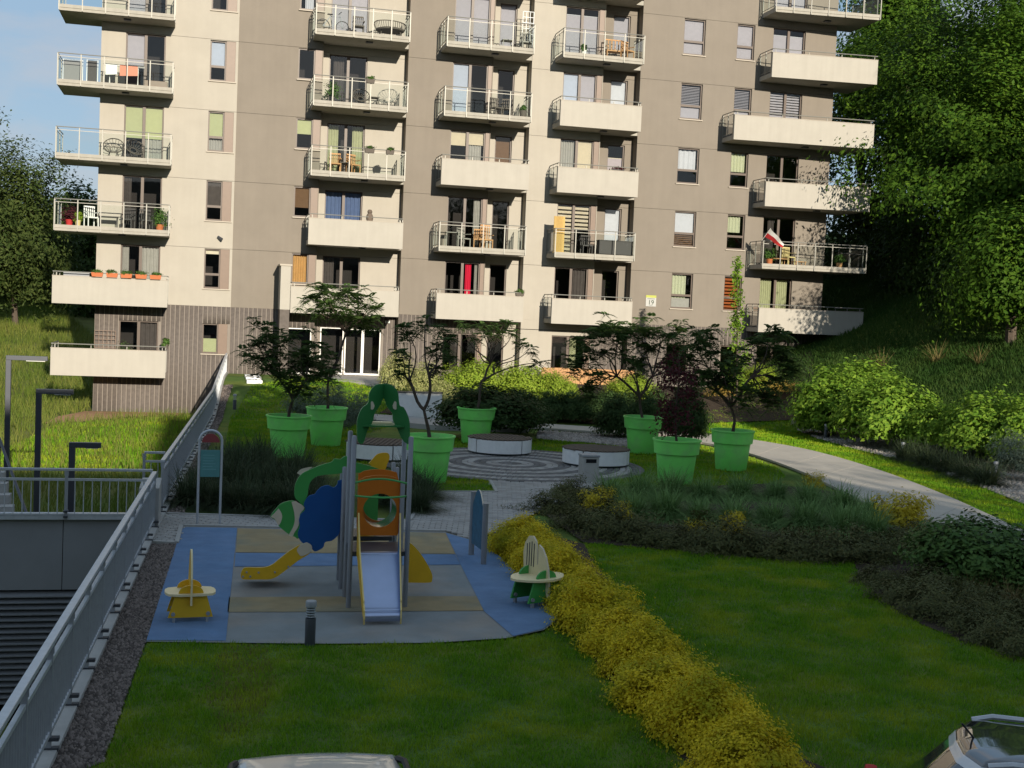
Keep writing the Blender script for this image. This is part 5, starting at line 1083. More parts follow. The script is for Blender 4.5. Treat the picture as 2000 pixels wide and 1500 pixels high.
bush(S_sil, 1985, 945, 30, 110, 95, 'grey-green shrub at the right picture edge beside the bollard lamp')
tall = npm('weed_blades', tussock(120, 60, 1.3, .03, .2, .05), LM['dry'])
for i, (u, v, Y) in enumerate(((1715,752,47),(1822,778,45),(1905,800,42.5))): p = FY(u, v+40, Y); place(tall, 'tall_weed', ['left tall weed on the hill above the sunlit shrubs', 'middle tall weed on the hill above the sunlit shrubs', 'right tall weed on the hill above the sunlit shrubs'][i], 'plant', (float(p[0]), Y, float(h_right(p[0], Y))-.05), .9, i)

# ---------------------------------------------------------------- trees
def limb(mb, a, b, r0, r1, rng, wob=.08, n=7, seg=6, sag=0.0):
    a, b = np.array(a, float), np.array(b, float); L = np.linalg.norm(b-a); pts = []
    o1, o2 = rng.normal(0, wob*L, 3), rng.normal(0, wob*L, 3)
    for t_ in np.linspace(0, 1, n): pts.append(a+(b-a)*t_+o1*math.sin(math.pi*t_)+o2*math.sin(2*math.pi*t_)*.5+np.array([0,0,-sag*math.sin(math.pi*t_)*L]))
    mb.tube(pts, [r0+(r1-r0)*t_ for t_ in np.linspace(0, 1, n)], seg); return pts
def tree(name, label, base, trunk_h, crown_c, radii, seed, lm, nclump, per, cr_, L, W, bark='bark', r0=.22, cat='tree', group=None, shell=2.6, ragged=.16, up=.4, zmin=-.8):
    t = thing(name, label, cat, base, group=group); rg = np.random.default_rng(seed); base = np.array(base, float); cc = base+np.array(crown_c)
    mb = MB(); top = base+np.array([crown_c[0]*.6, crown_c[1]*.6, trunk_h]); limb(mb, base-np.array([0,0,.3]), top, r0, r0*.6, rg, .03, 8, 8)
    for i in range(9):
        d = rg.normal(0, 1, 3); d /= np.linalg.norm(d); d[2] = abs(d[2])*.7-.1; limb(mb, base+(top-base)*rg.uniform(.55, 1), cc+d*np.array(radii)*.75, r0*.42, r0*.06, rg, .07, 7, 5)
    mb.build('trunk', M[bark], t, smooth=True)
    V, F = crown(seed, radii, nclump, per, cr_, L, W, shell=shell, ragged=ragged, up=up, zmin=zmin); npmesh('crown', V+cc, F, LM[lm], t); return t
def hz(x, y): return float(h_right(x, y))
def ctree(u, v, Y, w_px, h_px, label, seed, lm='tree', **k):
    """crown centre at (u, v) in the depth plane Y"""
    p = FY(u, v, Y); s_ = depth(p)/FOC; zb = hz(p[0], Y) if p[0] > 5 else float(h_left(p[0], Y)); cz = float(p[2])-zb
    return tree('deciduous_tree', label, (float(p[0]), Y, zb), max(1.5, cz*.75), (0,0,cz), (w_px*s_/2, w_px*s_/2*.9, h_px*s_/2), seed, lm, **k)
ctree(1928, 345, 50.5, 320, 560, 'big sunlit tree leaning into the picture at the right edge', 201, nclump=330, per=170, cr_=.58, L=.22, W=.11, r0=.3, ragged=.32, zmin=-1, shell=2.4)
ctree(2030, 60, 54, 300, 500, 'tall tree at the upper right corner', 202, nclump=280, per=120, cr_=.6, L=.24, W=.12, r0=.3, ragged=.2)
ctree(1800, 230, 58, 260, 470, 'tree with sky gaps close behind the right balconies', 203, nclump=240, per=100, cr_=.6, L=.20, W=.10, r0=.25, ragged=.24, shell=2)
ctree(1690, 190, 66, 170, 330, 'tree right behind the house corner', 204, nclump=180, per=90, cr_=.6, L=.22, W=.11, r0=.25, ragged=.24, shell=2)
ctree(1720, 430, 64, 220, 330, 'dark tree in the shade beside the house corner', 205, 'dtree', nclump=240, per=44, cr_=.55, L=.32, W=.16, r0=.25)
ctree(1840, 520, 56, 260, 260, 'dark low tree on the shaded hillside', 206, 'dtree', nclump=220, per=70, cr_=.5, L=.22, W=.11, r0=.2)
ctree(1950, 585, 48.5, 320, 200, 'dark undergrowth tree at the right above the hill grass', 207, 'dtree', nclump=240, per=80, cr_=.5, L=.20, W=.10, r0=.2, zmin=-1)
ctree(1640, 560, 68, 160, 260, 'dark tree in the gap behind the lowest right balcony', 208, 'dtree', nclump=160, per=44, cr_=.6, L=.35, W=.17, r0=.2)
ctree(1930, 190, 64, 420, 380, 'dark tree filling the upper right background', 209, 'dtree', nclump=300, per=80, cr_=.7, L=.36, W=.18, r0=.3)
ctree(1760, 60, 70, 170, 260, 'high dark crown behind the top right balcony', 210, 'tree', nclump=220, per=80, cr_=.7, L=.34, W=.17, r0=.3)
# on the hill to the right of the view: their shade falls on the slope and the house corner
for i, (x, y, hh_, rr_) in enumerate(((38,30,14,4.6),(33.8,39,7.5,3.2),(39,46,11,4.6),(40,22,11,4.6),(30.6,43,4.6,1.9))):
    z = hz(x, y); tree('deciduous_tree', ['tree on the near hill beyond the right picture edge', 'tree on the hill beside the big sunlit one', 'tall tree higher on the hill', 'nearest hill tree outside the picture', 'small bushy tree at the hill foot before the house corner'][i], (x, y, z), hh_*.5, (0,0,hh_*.6), (rr_, rr_, hh_*.50), 220+i, 'tree', 150, 95, .6, .21, .105, r0=.24, zmin=-1, group='hill trees outside the picture')
# left: birches and dark trees beyond the meadow
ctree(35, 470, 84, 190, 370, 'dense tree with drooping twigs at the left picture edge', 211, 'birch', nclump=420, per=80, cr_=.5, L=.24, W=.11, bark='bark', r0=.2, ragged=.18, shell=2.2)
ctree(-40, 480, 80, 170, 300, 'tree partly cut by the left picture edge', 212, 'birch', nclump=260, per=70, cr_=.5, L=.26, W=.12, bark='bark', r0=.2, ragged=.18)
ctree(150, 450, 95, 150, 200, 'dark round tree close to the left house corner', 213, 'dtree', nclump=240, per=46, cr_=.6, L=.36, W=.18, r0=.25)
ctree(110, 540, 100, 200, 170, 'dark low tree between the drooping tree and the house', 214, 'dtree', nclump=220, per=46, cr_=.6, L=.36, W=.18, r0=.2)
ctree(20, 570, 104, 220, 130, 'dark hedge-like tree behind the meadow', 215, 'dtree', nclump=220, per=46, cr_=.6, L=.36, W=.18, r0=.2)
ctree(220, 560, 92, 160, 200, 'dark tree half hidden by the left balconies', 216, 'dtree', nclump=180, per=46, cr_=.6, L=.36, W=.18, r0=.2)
# slim young tree before the house
p = FY(1440, 790, 47); k_ = depth(p)/FOC; base = (float(p[0]), 47.0, hz(p[0], 47))
t = thing('columnar_tree', 'slim upright young tree in front of the right house wall', 'tree', base); rg = np.random.default_rng(300); mb = MB(); top = FY(1440, 505, 47); limb(mb, base, top, .05, .008, rg, .01, 9, 6)
C_ = []; 
for i in range(90):
    s_ = rg.uniform(.12, 1); q_ = np.array(base)+(np.array(top)-np.array(base))*s_; wd = (.62*(1-s_)**.7+.10)*(.9 if s_ > .2 else .7); d = rg.normal(0, 1, 3); d[2] = abs(d[2])*.9+.2; d /= np.linalg.norm(d); e = q_+d*wd*rg.uniform(.5, 1); limb(mb, q_, e, .010, .003, rg, .05, 4, 4); C_ += [e+rg.normal(0, .09, 3) for _ in range(13)]+[q_+(e-q_)*.6+rg.normal(0, .07, 3) for _ in range(7)]
mb.build('trunk', M['bark'], t, smooth=True); C_ = np.array(C_); V, F = leaves(C_, np.tile([0,-.2,.8], (len(C_),1)), .14, .07, rg, jit=.6); npmesh('crown', V, F, LM['bright'], t)

# potted sumacs: crooked branches with leaf rosettes at their ends
def rosette(e, rg, n=11, L=.42):
    V = []; F = []
    for i in range(n):
        a = 6.283*i/n+rg.uniform(-.3, .3); el = rg.uniform(-.5, 1.0); l = L*rg.uniform(.5, 1.05); d = np.array([math.cos(a)*math.cos(el), math.sin(a)*math.cos(el), math.sin(el)]); sd_ = np.array([-math.sin(a), math.cos(a), 0])
        for j in range(6):
            t_ = .25+.75*j/5; c = e+d*l*t_+np.array([0,0,-.45*l*t_*t_])
            for s_ in (-1, 1):
                ll = l*.40*(1.1-.5*t_); tip = c+sd_*s_*ll*.9+d*ll*.45+np.array([0,0,-.25*ll]); wv = d*ll*.30; o = len(V); V += [c, (c+tip)/2+wv, tip, (c+tip)/2-wv]; F += [(o,o+1,o+2),(o,o+2,o+3)]
    return V, F
def sumac(label, pot, forks, tips, seed, L=.42, lm='sumac', r0=.05, nros=7, spread=.19, group='small trees in the green planters'):
    """forks: image points of the main forks; tips: (fork index, u, v, depth offset) of the branch ends"""
    x, y = pot; t = thing('potted_tree', label, 'tree', (x, y, 1.0), group=group); rg = np.random.default_rng(seed); mb = MB(); base = np.array((x, y, .95))
    FP = [np.array(FY(u, v, y+dy)) for (u, v, dy) in forks]; prev = base
    for i, f_ in enumerate(FP):
        limb(mb, base if i == 0 else FP[0] if i > 1 else prev, f_, r0*(1 if i == 0 else .8), r0*.62, rg, .05, 7, 7); prev = f_
    V = []; F = []
    for (fi, u, v, dy) in tips:
        e = np.array(FY(u, v, y+dy)); limb(mb, FP[fi], e, r0*.5, r0*.16, rg, .09, 8, 5)
        for q_ in range(nros):
            ee = e+rg.normal(0, spread, 3) if q_ else e; v_, f_ = rosette(ee, rg, 9 if q_ else 12, L*(1 if q_ == 0 else .8)); o = len(V); V += v_; F += [(a+o, b_+o, c_+o) for a, b_, c_ in f_]
    mb.build('trunk', M['bark'], t, smooth=True); npmesh('crown', V, F, LM[lm], t); return t
sumac('bushy dark potted tree in the leftmost green planter', POT[0], [(572,780,0),(548,745,.2),(600,740,-.2)], [(1,505,665,.3),(1,520,650,-.3),(1,535,690,.1),(1,500,700,0),(1,545,660,.4),(2,570,700,.2),(2,590,690,-.4),(2,615,675,.2),(2,600,710,.3),(0,560,730,-.4),(0,575,750,.4),(2,630,735,.1),(1,525,720,-.2),(0,590,760,-.3)], 401)
sumac('potted tree with tall stem and flat crown against the white balcony', POT[1], [(641,745,0),(668,680,.1),(676,650,.1)], [(2,612,585,.2),(2,630,575,-.3),(2,655,580,.2),(2,680,572,0),(2,700,580,.3),(2,718,598,-.2),(2,715,620,.2),(2,640,600,.1),(2,665,605,-.3),(2,695,620,.3),(2,625,612,-.1),(2,715,640,.1),(0,622,715,.2),(0,615,730,-.2),(0,650,720,.2)], 402)
sumac('sparse potted tree with winding bare branches behind the play tower', POT[2], [(828,800,0),(800,745,.2),(838,735,-.1)], [(1,790,640,.2),(1,783,690,-.2),(1,800,655,.3),(2,830,640,0),(2,860,645,.3),(2,868,665,-.2),(2,845,690,.2),(2,870,700,.2),(1,785,720,-.3),(2,850,720,.3)], 403, .34, nros=4, spread=.11)
sumac('leaning potted tree with sparse twigs behind the middle bench', POT[3], [(940,745,0),(958,710,.2),(965,730,-.2)], [(1,905,640,.2),(1,935,635,-.2),(1,965,640,.2),(1,990,630,0),(1,1000,650,.3),(2,1020,675,.1),(2,1035,680,-.2),(2,1050,710,.2),(1,925,660,-.3),(1,975,655,.2),(1,950,655,-.1)], 404, .34, nros=3, spread=.11)
sumac('broad potted tree in the planter behind the purple one', POT[4], [(1250,775,0),(1205,735,.2),(1275,735,-.2)], [(1,1125,715,.2),(1,1135,660,-.3),(1,1150,690,.3),(1,1175,650,0),(1,1185,690,.3),(1,1165,735,-.3),(1,1200,640,.2),(0,1215,665,-.2),(0,1235,650,.3),(2,1255,645,0),(2,1280,640,.3),(2,1300,655,-.3),(2,1270,680,.3),(2,1310,690,.2),(0,1230,700,-.4),(1,1150,760,.2),(0,1245,720,.4),(2,1300,720,.4),(2,1330,650,.3)], 405, .46)
sumac('broad potted tree with forked trunk in the rightmost planter', POT[6], [(1428,795,0),(1400,765,.2),(1470,735,-.2)], [(1,1345,700,.2),(1,1360,670,-.3),(1,1375,650,.2),(1,1370,730,-.2),(1,1390,690,.3),(0,1405,720,-.3),(0,1425,740,.3),(2,1480,665,.2),(2,1500,655,-.3),(2,1520,680,.3),(2,1545,700,0),(2,1550,725,-.2),(2,1490,700,.4),(2,1515,745,.2),(0,1450,765,-.4),(2,1480,770,.3),(2,1505,780,.1),(0,1395,740,.4),(1,1350,745,.3),(0,1440,700,.3)], 406, .46)
# purple-leaved tree
x, y = POT[5]; t = thing('potted_tree', 'purple-leaved upright tree in the front right planter', 'tree', (x, y, 1.0), group='small trees in the green planters'); rg = np.random.default_rng(410); mb = MB(); topp = FY(1325, 690, y); limb(mb, (x, y, .95), topp, .035, .01, rg, .02, 8, 6); C_ = []
for i in range(46):
    s_ = rg.uniform(.1, .95); q_ = np.array((x, y, 1.0))*(1-s_)+np.array(topp)*s_; d = rg.normal(0, 1, 3); d[2] = abs(d[2])*.5; d /= np.linalg.norm(d); e = q_+d*rg.uniform(.2, .52); limb(mb, q_, e, .01, .003, rg, .05, 4, 4); C_ += [e+rg.normal(0, .10, 3) for _ in range(34)]
mb.build('trunk', M['bark'], t, smooth=True); C_ = np.array(C_); V, F = leaves(C_, np.tile([0,-.2,.7], (len(C_),1)), .085, .045, rg, jit=.7); npmesh('crown', V, F, LM['purple'], t)

# ---------------------------------------------------------------- things on the balconies
CM = dict(wick=mat('dark_wicker', (.10,.085,.07), .7, var=.2, scale=30), wickl=mat('grey_wicker', (.26,.25,.22), .7, var=.2, scale=30), wht=mat('white_plastic', (.68,.67,.63), .5), terra=mat('terracotta', (.42,.13,.05), .7), coral=mat('coral_towel', (.55,.22,.15), .9),
          grn=LM['shrub'], dgrey=mat('dark_grey_fabric', (.075,.07,.068), .85), oak=M['woodl'], red=mat('red_fabric', (.42,.03,.03), .7), bamb=mat('bamboo_mat', (.46,.31,.11), .8, var=.2, scale=25, island=.1), yel=mat('pale_yellow_wood', (.52,.42,.20), .6), net=mat('grey_mesh_fabric', (.20,.20,.20), .9))
def fz(k): return J[k]+.532
def fx(u, k, Y): return float(FY(u, 400 if k < 3 else 200, Y)[0])
def fxz(u, v, Y): p = FY(u, v, Y); return float(p[0]), float(p[2])
def round_chair(u, v, k, label, m='wick', Y=54.3, rz=0, sc=1.0):
    x, _ = fxz(u, v, Y); t = thing('round_wire_chair', label, 'chair', (x, Y, fz(k)), rz); q = MB(); r = .40*sc; tilt = .9
    def pt(a, rr, dep): return (rr*math.cos(a), -.02+rr*math.sin(a)*math.cos(tilt)+dep*math.sin(tilt), .48*sc+rr*math.sin(a)*math.sin(tilt)-dep*math.cos(tilt)+.05)
    q.tube([pt(a, r, 0) for a in np.linspace(0, 6.283, 22)], .02, 6); q.tube([pt(a, r*.35, .2) for a in np.linspace(0, 6.283, 14)], .012, 5)
    for a in np.linspace(0, 6.283, 18, endpoint=False): q.tube([pt(a, r, 0), pt(a, r*.8, .12), pt(a, r*.35, .2)], .010, 4)
    q.build('basket', CM[m], t, local=True)
    for a in (.6, 2.5, 3.8, 5.6): q = MB(); q.tube([(.12*math.cos(a), .12*math.sin(a), .36*sc), (.30*math.cos(a), .30*math.sin(a), 0)], .012, 5); q.build('leg', CM['dgrey'], t, local=True)
def chair(u, v, k, label, m='wick', Y=54.4, rz=0.0, back=.85, w=.46):
    x, _ = fxz(u, v, Y); t = thing('balcony_chair', label, 'chair', (x, Y, fz(k)), rz); q = MB(); q.box(-w/2, w/2, -.22, .22, .40, .45); q.build('seat', CM[m], t, local=True)
    q = MB(); [q.box(-w/2+.02+i*(w-.04)/5-.02, -w/2+.02+i*(w-.04)/5+.02, .19, .22, .45, back) for i in range(6)]; q.box(-w/2, w/2, .18, .23, back, back+.05); q.build('backrest', CM[m], t, local=True)
    for a, b_ in ((-1,-1),(1,-1),(-1,1),(1,1)): q = MB(); q.box(a*(w/2-.02)-.018, a*(w/2-.02)+.018, b_*.2-.018, b_*.2+.018, 0, .40); q.build('leg', CM[m], t, local=True)
    for a in (-1, 1): q = MB(); q.box(a*(w/2)-.02, a*(w/2)+.02, -.2, .2, .62, .65); q.build('armrest', CM[m], t, local=True)
def table(u, v, k, label, m='wick', Y=54.4, w=.6, h=.7):
    x, _ = fxz(u, v, Y); t = thing('balcony_table', label, 'table', (x, Y, fz(k))); q = MB(); q.box(-w/2, w/2, -.25, .25, h-.03, h); q.build('tabletop', CM[m], t, local=True)
    for a, b_ in ((-1,-1),(1,-1),(-1,1),(1,1)): q = MB(); q.box(a*(w/2-.04)-.015, a*(w/2-.04)+.015, b_*.2-.015, b_*.2+.015, 0, h-.031); q.build('leg', CM[m], t, local=True)
def potplant(u, v, k, label, m='terra', Y=54.1, r=.15, h=.28, ph=.5, lm='shrub', z=None):
    x, _ = fxz(u, v, Y); z = fz(k) if z is None else z; t = thing('potted_plant', label, 'plant', (x, Y, z)); q = MB(); q.lathe([(0,0),(r*.72,0),(r,h),(r*.85,h),(0,h-.03)], n=16); q.build('pot', CM[m], t, smooth=True, local=True)
    V, F = crown(int(u), (ph*.45, ph*.45, ph*.6), 30, 22, ph*.12, .10, .045, shell=2.5); o = npmesh('foliage', V, F, LM[lm], t); o.data.transform(Matrix.Translation(Vector((x, Y, z+h+ph*.35)))) if False else None; me = o.data; co = np.empty(len(me.vertices)*3, np.float32); me.vertices.foreach_get('co', co); co = co.reshape(-1,3)+np.array(org(t), np.float32)+np.array((0,0,h+ph*.35), np.float32); me.vertices.foreach_set('co', co.ravel()); me.update()
def planter_box(u, v, k, label, m='terra', Y=YB-.08, w=.5, z=None, lm='shrub'):
    x, zz = fxz(u, v, Y); z = J[k]+1.45 if z is None else z; t = thing('planter_box', label, 'planter', (x, Y, z)); q = MB(); q.prism([(-w/2,-.08,.17),(-w/2+.03,-.06,0),(w/2-.03,-.06,0),(w/2,-.08,.17)], (0,.15,0)); q.build('box', CM[m], t, local=True)
    V, F = crown(int(u)+7, (w*.45,.07,.09), 22, 16, .04, .07, .035, shell=2.5, zmin=-.2); o = npmesh('foliage', V+np.array([x, Y, z+.2]), F, LM[lm], t)
round_chair(222, 290, 3, 'left round wire chair on the left glass balcony'); round_chair(263, 290, 3, 'right round wire chair before the lime-blind door on the left balcony', rz=.4)
# sunbed, screens and drying rack
def lounger_up(u, v, k, label, m, w, h, Y=54.3):
    x, _ = fxz(u, v, Y); t = thing('folded_sunbed', label, 'sunbed', (x, Y, fz(k))); q = MB(); q.box(-w/2+.03, w/2-.03, 0, .02, .05, h-.03); q.build('fabric', CM[m], t, local=True); q = MB(); q.tube([(-w/2,.01,0),(-w/2,.03,h),(w/2,.03,h),(w/2,.01,0)], .018, 6); q.build('frame', CM['wht'], t, local=True)
lounger_up(142, 145, 4, 'wide grey mesh sunbed leaning at the left end of the balcony', 'net', .75, .95); lounger_up(180, 145, 4, 'narrow folded grey sunbed on the balcony with the drying rack', 'dgrey', .42, 1.0)
x, _ = fxz(242, 150, 54.2); t = thing('drying_rack', 'white drying rack with coral and white towels on the left balcony', 'rack', (x, 54.2, fz(4))); q = MB()
for a in (-1, 1): q.tube([(a*.55,-.25,0),(a*.55,.25,.85)], .014, 5); q.tube([(a*.55,.25,0),(a*.55,-.25,.85)], .014, 5)
for b_ in (-.25,-.08,.08,.25): q.tube([(-.8,b_,.85),(.8,b_,.85)], .008, 4)
q.build('frame', CM['wht'], t, local=True)
for (a, c_, m_) in ((-.7,-.25,'wht'), (-.15,.55,'coral')): q = MB(); q.add([(a,-.27,.4),(c_,-.27,.45),(c_,-.24,.86),(a,-.24,.86),(c_,.1,.87),(a,.1,.87)], [(0,1,2,3),(3,2,4,5)]); q.build('towel', CM[m_], t, local=True)
q = MB(); x, _ = fxz(305, 160, 54.4); q.box(x-.45, x+.45, 54.2, 54.6, fz(4), fz(4)+.36); tag(q.build('storage_chest', M['frame'], bevel=.01), 'dark brown storage chest at the balcony door under the drying rack', 'chest')
# third balcony of the left column
potplant(135, 440, 2, 'red-leaved plant in a red pot at the left end of the crowded balcony', 'red', ph=.6, lm='purple'); potplant(152, 445, 2, 'lime plant beside the red pot on the crowded balcony', 'yel', ph=.35, r=.12, lm='lime')
chair(178, 430, 2, 'white chair on the crowded left balcony', 'wht', rz=.5); table(212, 430, 2, 'long dark table on the crowded left balcony', 'dgrey', w=.75, h=.5); chair(250, 430, 2, 'first dark chair behind the glass of the crowded balcony', 'dgrey', rz=-.3); chair(285, 430, 2, 'second dark chair behind the glass of the crowded balcony', 'dgrey', rz=.3); potplant(312, 435, 2, 'green palm in a terracotta pot at the right end of the crowded balcony', 'terra', ph=.7, r=.17)
for i, u in enumerate((190, 219, 247, 276, 304)): planter_box(u, 530, 1, '%s red planter box from the left on the solid left balcony' % OC[i], z=J[1]+1.45, w=.46)
q = MB(); x, z = fxz(150, 522, 54.0); q.box(x-.5, x+.5, 53.9, 54.1, J[1]+1.2, J[1]+1.62); tag(q.build('storage_box', M['panel'], bevel=.01), 'grey box behind the rail left of the red planter boxes', 'box')
# trellis on the lowest balcony
x0_, z1_ = fxz(185, 645, 54.85); x1_, z0_ = fxz(225, 680, 54.85); t = thing('trellis', 'brown square trellis on the lowest left balcony wall', 'trellis', (x0_, 54.85, fz(0)))
for i in range(6): q = MB(); xx = x0_+(x1_-x0_)*i/5; q.box(xx-.012, xx+.012, 54.84, 54.86, z0_, z1_); q.build('slat', M['frame'], t)
for i in range(5): q = MB(); zz = z0_+(z1_-z0_)*i/4; q.box(x0_, x1_, 54.82, 54.838, zz-.012, zz+.012); q.build('slat', M['frame'], t)
potplant(323, 685, 0, 'small pot with a plant on the rail end of the lowest left balcony', 'wick', Y=53.9, r=.12, h=.2, ph=.25, z=J[0]+1.5)
potplant(245, 670, 0, 'leafy houseplant by the lowest left balcony door', 'dgrey', Y=54.7, r=.15, ph=.9)
# column 2
chair(700, 55, 5, 'dark wicker chair on the top balcony beside the loveseat', 'wick'); 
x, _ = fxz(762, 60, 54.4); t = thing('wicker_loveseat', 'round dark wicker loveseat on the top balcony of the second column', 'seat', (x, 54.4, fz(5))); q = MB()
for i in range(22): a = math.pi*i/21; q.tube([(.62*math.cos(a),.05,.42),(.70*math.cos(a),.25*math.sin(a)+.05,.60+.18*math.sin(a)),(.68*math.cos(a),.3*math.sin(a)+.05,.66+.24*math.sin(a))], .012, 4)
q.tube([(.68*math.cos(a),.3*math.sin(a)+.05,.66+.24*math.sin(a)) for a in np.linspace(0, math.pi, 16)], .022, 6); q.build('back_frame', CM['wick'], t, local=True)
q = MB(); q.lathe([(0,.36),(.6,.36),(.62,.42),(.5,.46),(0,.46)], n=24); q.build('seat', CM['wick'], t, local=True, smooth=True)
for a in (-.4, .4): q = MB(); q.tube([(a,-.2,.36),(a*1.1,-.25,0)], .02, 5); q.build('leg', CM['wick'], t, local=True); q = MB(); q.tube([(a,.2,.36),(a*1.1,.25,0)], .02, 5); q.build('leg', CM['wick'], t, local=True)
# bicycle
x, _ = fxz(650, 50, 54.3); t = thing('bicycle', 'bicycle parked at the left end of the top balcony of the second column', 'bicycle', (x, 54.3, fz(5)), .15)
for a in (-.42, .42):
    q = MB(); q.tube([(a+.28*math.cos(w_), 0, .29+.28*math.sin(w_)) for w_ in np.linspace(0, 6.283, 22)], .02, 6)
    for w_ in np.linspace(0, 6.283, 10, endpoint=False): q.tube([(a,0,.29),(a+.27*math.cos(w_),0,.29+.27*math.sin(w_))], .004, 3)
    q.build('wheel', CM['dgrey'], t, local=True)
q = MB(); q.tube([(-.42,0,.29),(-.12,0,.72),(.30,0,.72),(-.02,0,.29),(-.42,0,.29)], .018, 6); q.tube([(-.12,0,.76),(-.02,0,.29)], .018, 6); q.tube([(.42,0,.29),(.28,0,.86)], .018, 6); q.build('frame', M['galvd'], t, local=True)
q = MB(); q.tube([(.30,-.25,.90),(.28,0,.88),(.30,.25,.90)], .015, 6); q.build('handlebar', CM['dgrey'], t, local=True); q = MB(); q.box(-.24, -.02, -.07, .07, .78, .82); q.build('saddle', CM['dgrey'], t, local=True, bevel=.02)
round_chair(757, 190, 4, 'big round wire chair at the right end of the second column balcony', 'wickl', sc=1.05, rz=-.4); round_chair(705, 190, 4, 'dark round chair before the dark door of the second column', 'wick', sc=.9); table(730, 195, 4, 'small table between the two round chairs of the second column', 'wick', w=.42, h=.45); potplant(648, 195, 4, 'bushy plant at the left of the second column balcony', 'dgrey', ph=.75)
planter_box(724, 158, 4, 'brown planter box hanging on the rail above the round chairs', 'wick', z=J[4]+1.42, w=.36)
chair(655, 320, 3, 'left wooden chair on the balcony with green curtains', 'oak'); chair(690, 320, 3, 'right wooden chair on the balcony with green curtains', 'oak', rz=.5); table(672, 325, 3, 'small table between the wooden chairs', 'wick', w=.4, h=.5)
planter_box(722, 296, 3, 'left brown planter box on the rail below the green curtains', 'wick', z=J[3]+1.42, w=.42); planter_box(762, 296, 3, 'right brown planter box on the rail below the green curtains', 'wick', z=J[3]+1.42, w=.36)
x, z = fxz(722, 425, 53.75); t = thing('bird_figure', 'brown owl figure standing on the solid second column balcony', 'figurine', (x, 53.75, J[2]+1.40)); q = MB(); q.lathe([(0,0),(.11,0),(.15,.12),(.15,.24),(.11,.33),(.085,.36)], n=14); q.build('body', M['wood'], t, local=True, smooth=True); q = MB(); q.lathe([(.07,.355),(.105,.40),(.105,.46),(.06,.52),(0,.53)], n=14); q.build('head', M['wood'], t, local=True, smooth=True)
# column 3
x0_, z1_ = fxz(1022, 22, 54.9); x1_, z0_ = fxz(1042, 52, 54.9); t = thing('trellis', 'thin metal trellis at the right end of the top third column balcony', 'trellis', (x0_, 54.9, fz(5)))
for i in range(4): q = MB(); xx = x0_+(x1_-x0_)*i/3; q.box(xx-.01, xx+.01, 54.89, 54.91, z0_-.8, z1_); q.build('slat', M['galvd'], t)
for i in range(6): q = MB(); zz = z0_-.6+(z1_-z0_+.6)*i/5; q.box(x0_, x1_, 54.875, 54.889, zz-.01, zz+.01); q.build('slat', M['galvd'], t)
table(990, 90, 5, 'small low table on the top third column balcony', 'wickl', w=.5, h=.45); chair(1028, 85, 5, 'grey chair under the metal trellis', 'wickl')
chair(970, 215, 4, 'left dark chair on the second third-column balcony', 'wick', rz=.4); chair(990, 215, 4, 'dark chair with a plant behind on the third column balcony', 'wick', rz=-.3); potplant(1022, 215, 4, 'dark round pot at the right end of the third column balcony', 'wick', r=.18, h=.36, ph=.25)
table(882, 470, 2, 'wire table on the third column balcony', 'wickl', w=.6, h=.68); chair(905, 475, 2, 'curved wire chair beside the table in the third column', 'wickl', rz=.6); chair(935, 475, 2, 'wooden chair before the dark door in the third column', 'oak', rz=-.2); chair(950, 470, 2, 'tall backed wooden chair in the third column', 'oak', rz=.2, back=1.05)
planter_box(1015, 577, 1, 'dark planter box on the rail end of the lowest third column balcony', 'wick', z=J[1]+1.46, w=.4, Y=YB+.1)
# column 4
chair(1200, 105, 5, 'warm timber lounge chair on the top fourth column balcony', 'oak', w=.85, back=.95, Y=54.5); chair(1225, 110, 5, 'smaller timber chair beside the lounge chair', 'oak', Y=54.2, rz=.5); potplant(1140, 110, 5, 'small pale plant pot by the glass of the fourth column balcony', 'wht', r=.12, ph=.25)
x, _ = fxz(1090, 470, 54.0); t = thing('bamboo_screen', 'bamboo mat screen standing at the left end of the fourth column balcony', 'screen', (x, 54.0, fz(2)))
for i in range(16): q = MB(); a = -.9+i*.12; q.tube([(.30*math.sin(a), .16*math.cos(a)*-1, 0), (.30*math.sin(a), .16*math.cos(a)*-1, 1.62)], .02, 5); q.build('cane', CM['bamb'], t, local=True)
x, _ = fxz(1200, 487, 54.1); t = thing('storage_bench', 'dark grey storage bench filling the right of the fourth column balcony', 'bench', (x, 54.1, fz(2))); q = MB(); q.box(-.78, .78, -.22, .22, .08, .66); q.build('box', CM['dgrey'], t, local=True, bevel=.01); q = MB(); q.box(-.8, .8, -.24, .24, .665, .70); q.build('lid', CM['dgrey'], t, local=True)
chair(1145, 490, 2, 'dark chair between the bamboo screen and the storage bench', 'dgrey')
planter_box(1205, 322, 3, 'planter with dark flowers in the window over the solid fourth column balcony', 'dgrey', z=J[3]+1.55, w=.7, Y=55.45, lm='purple')
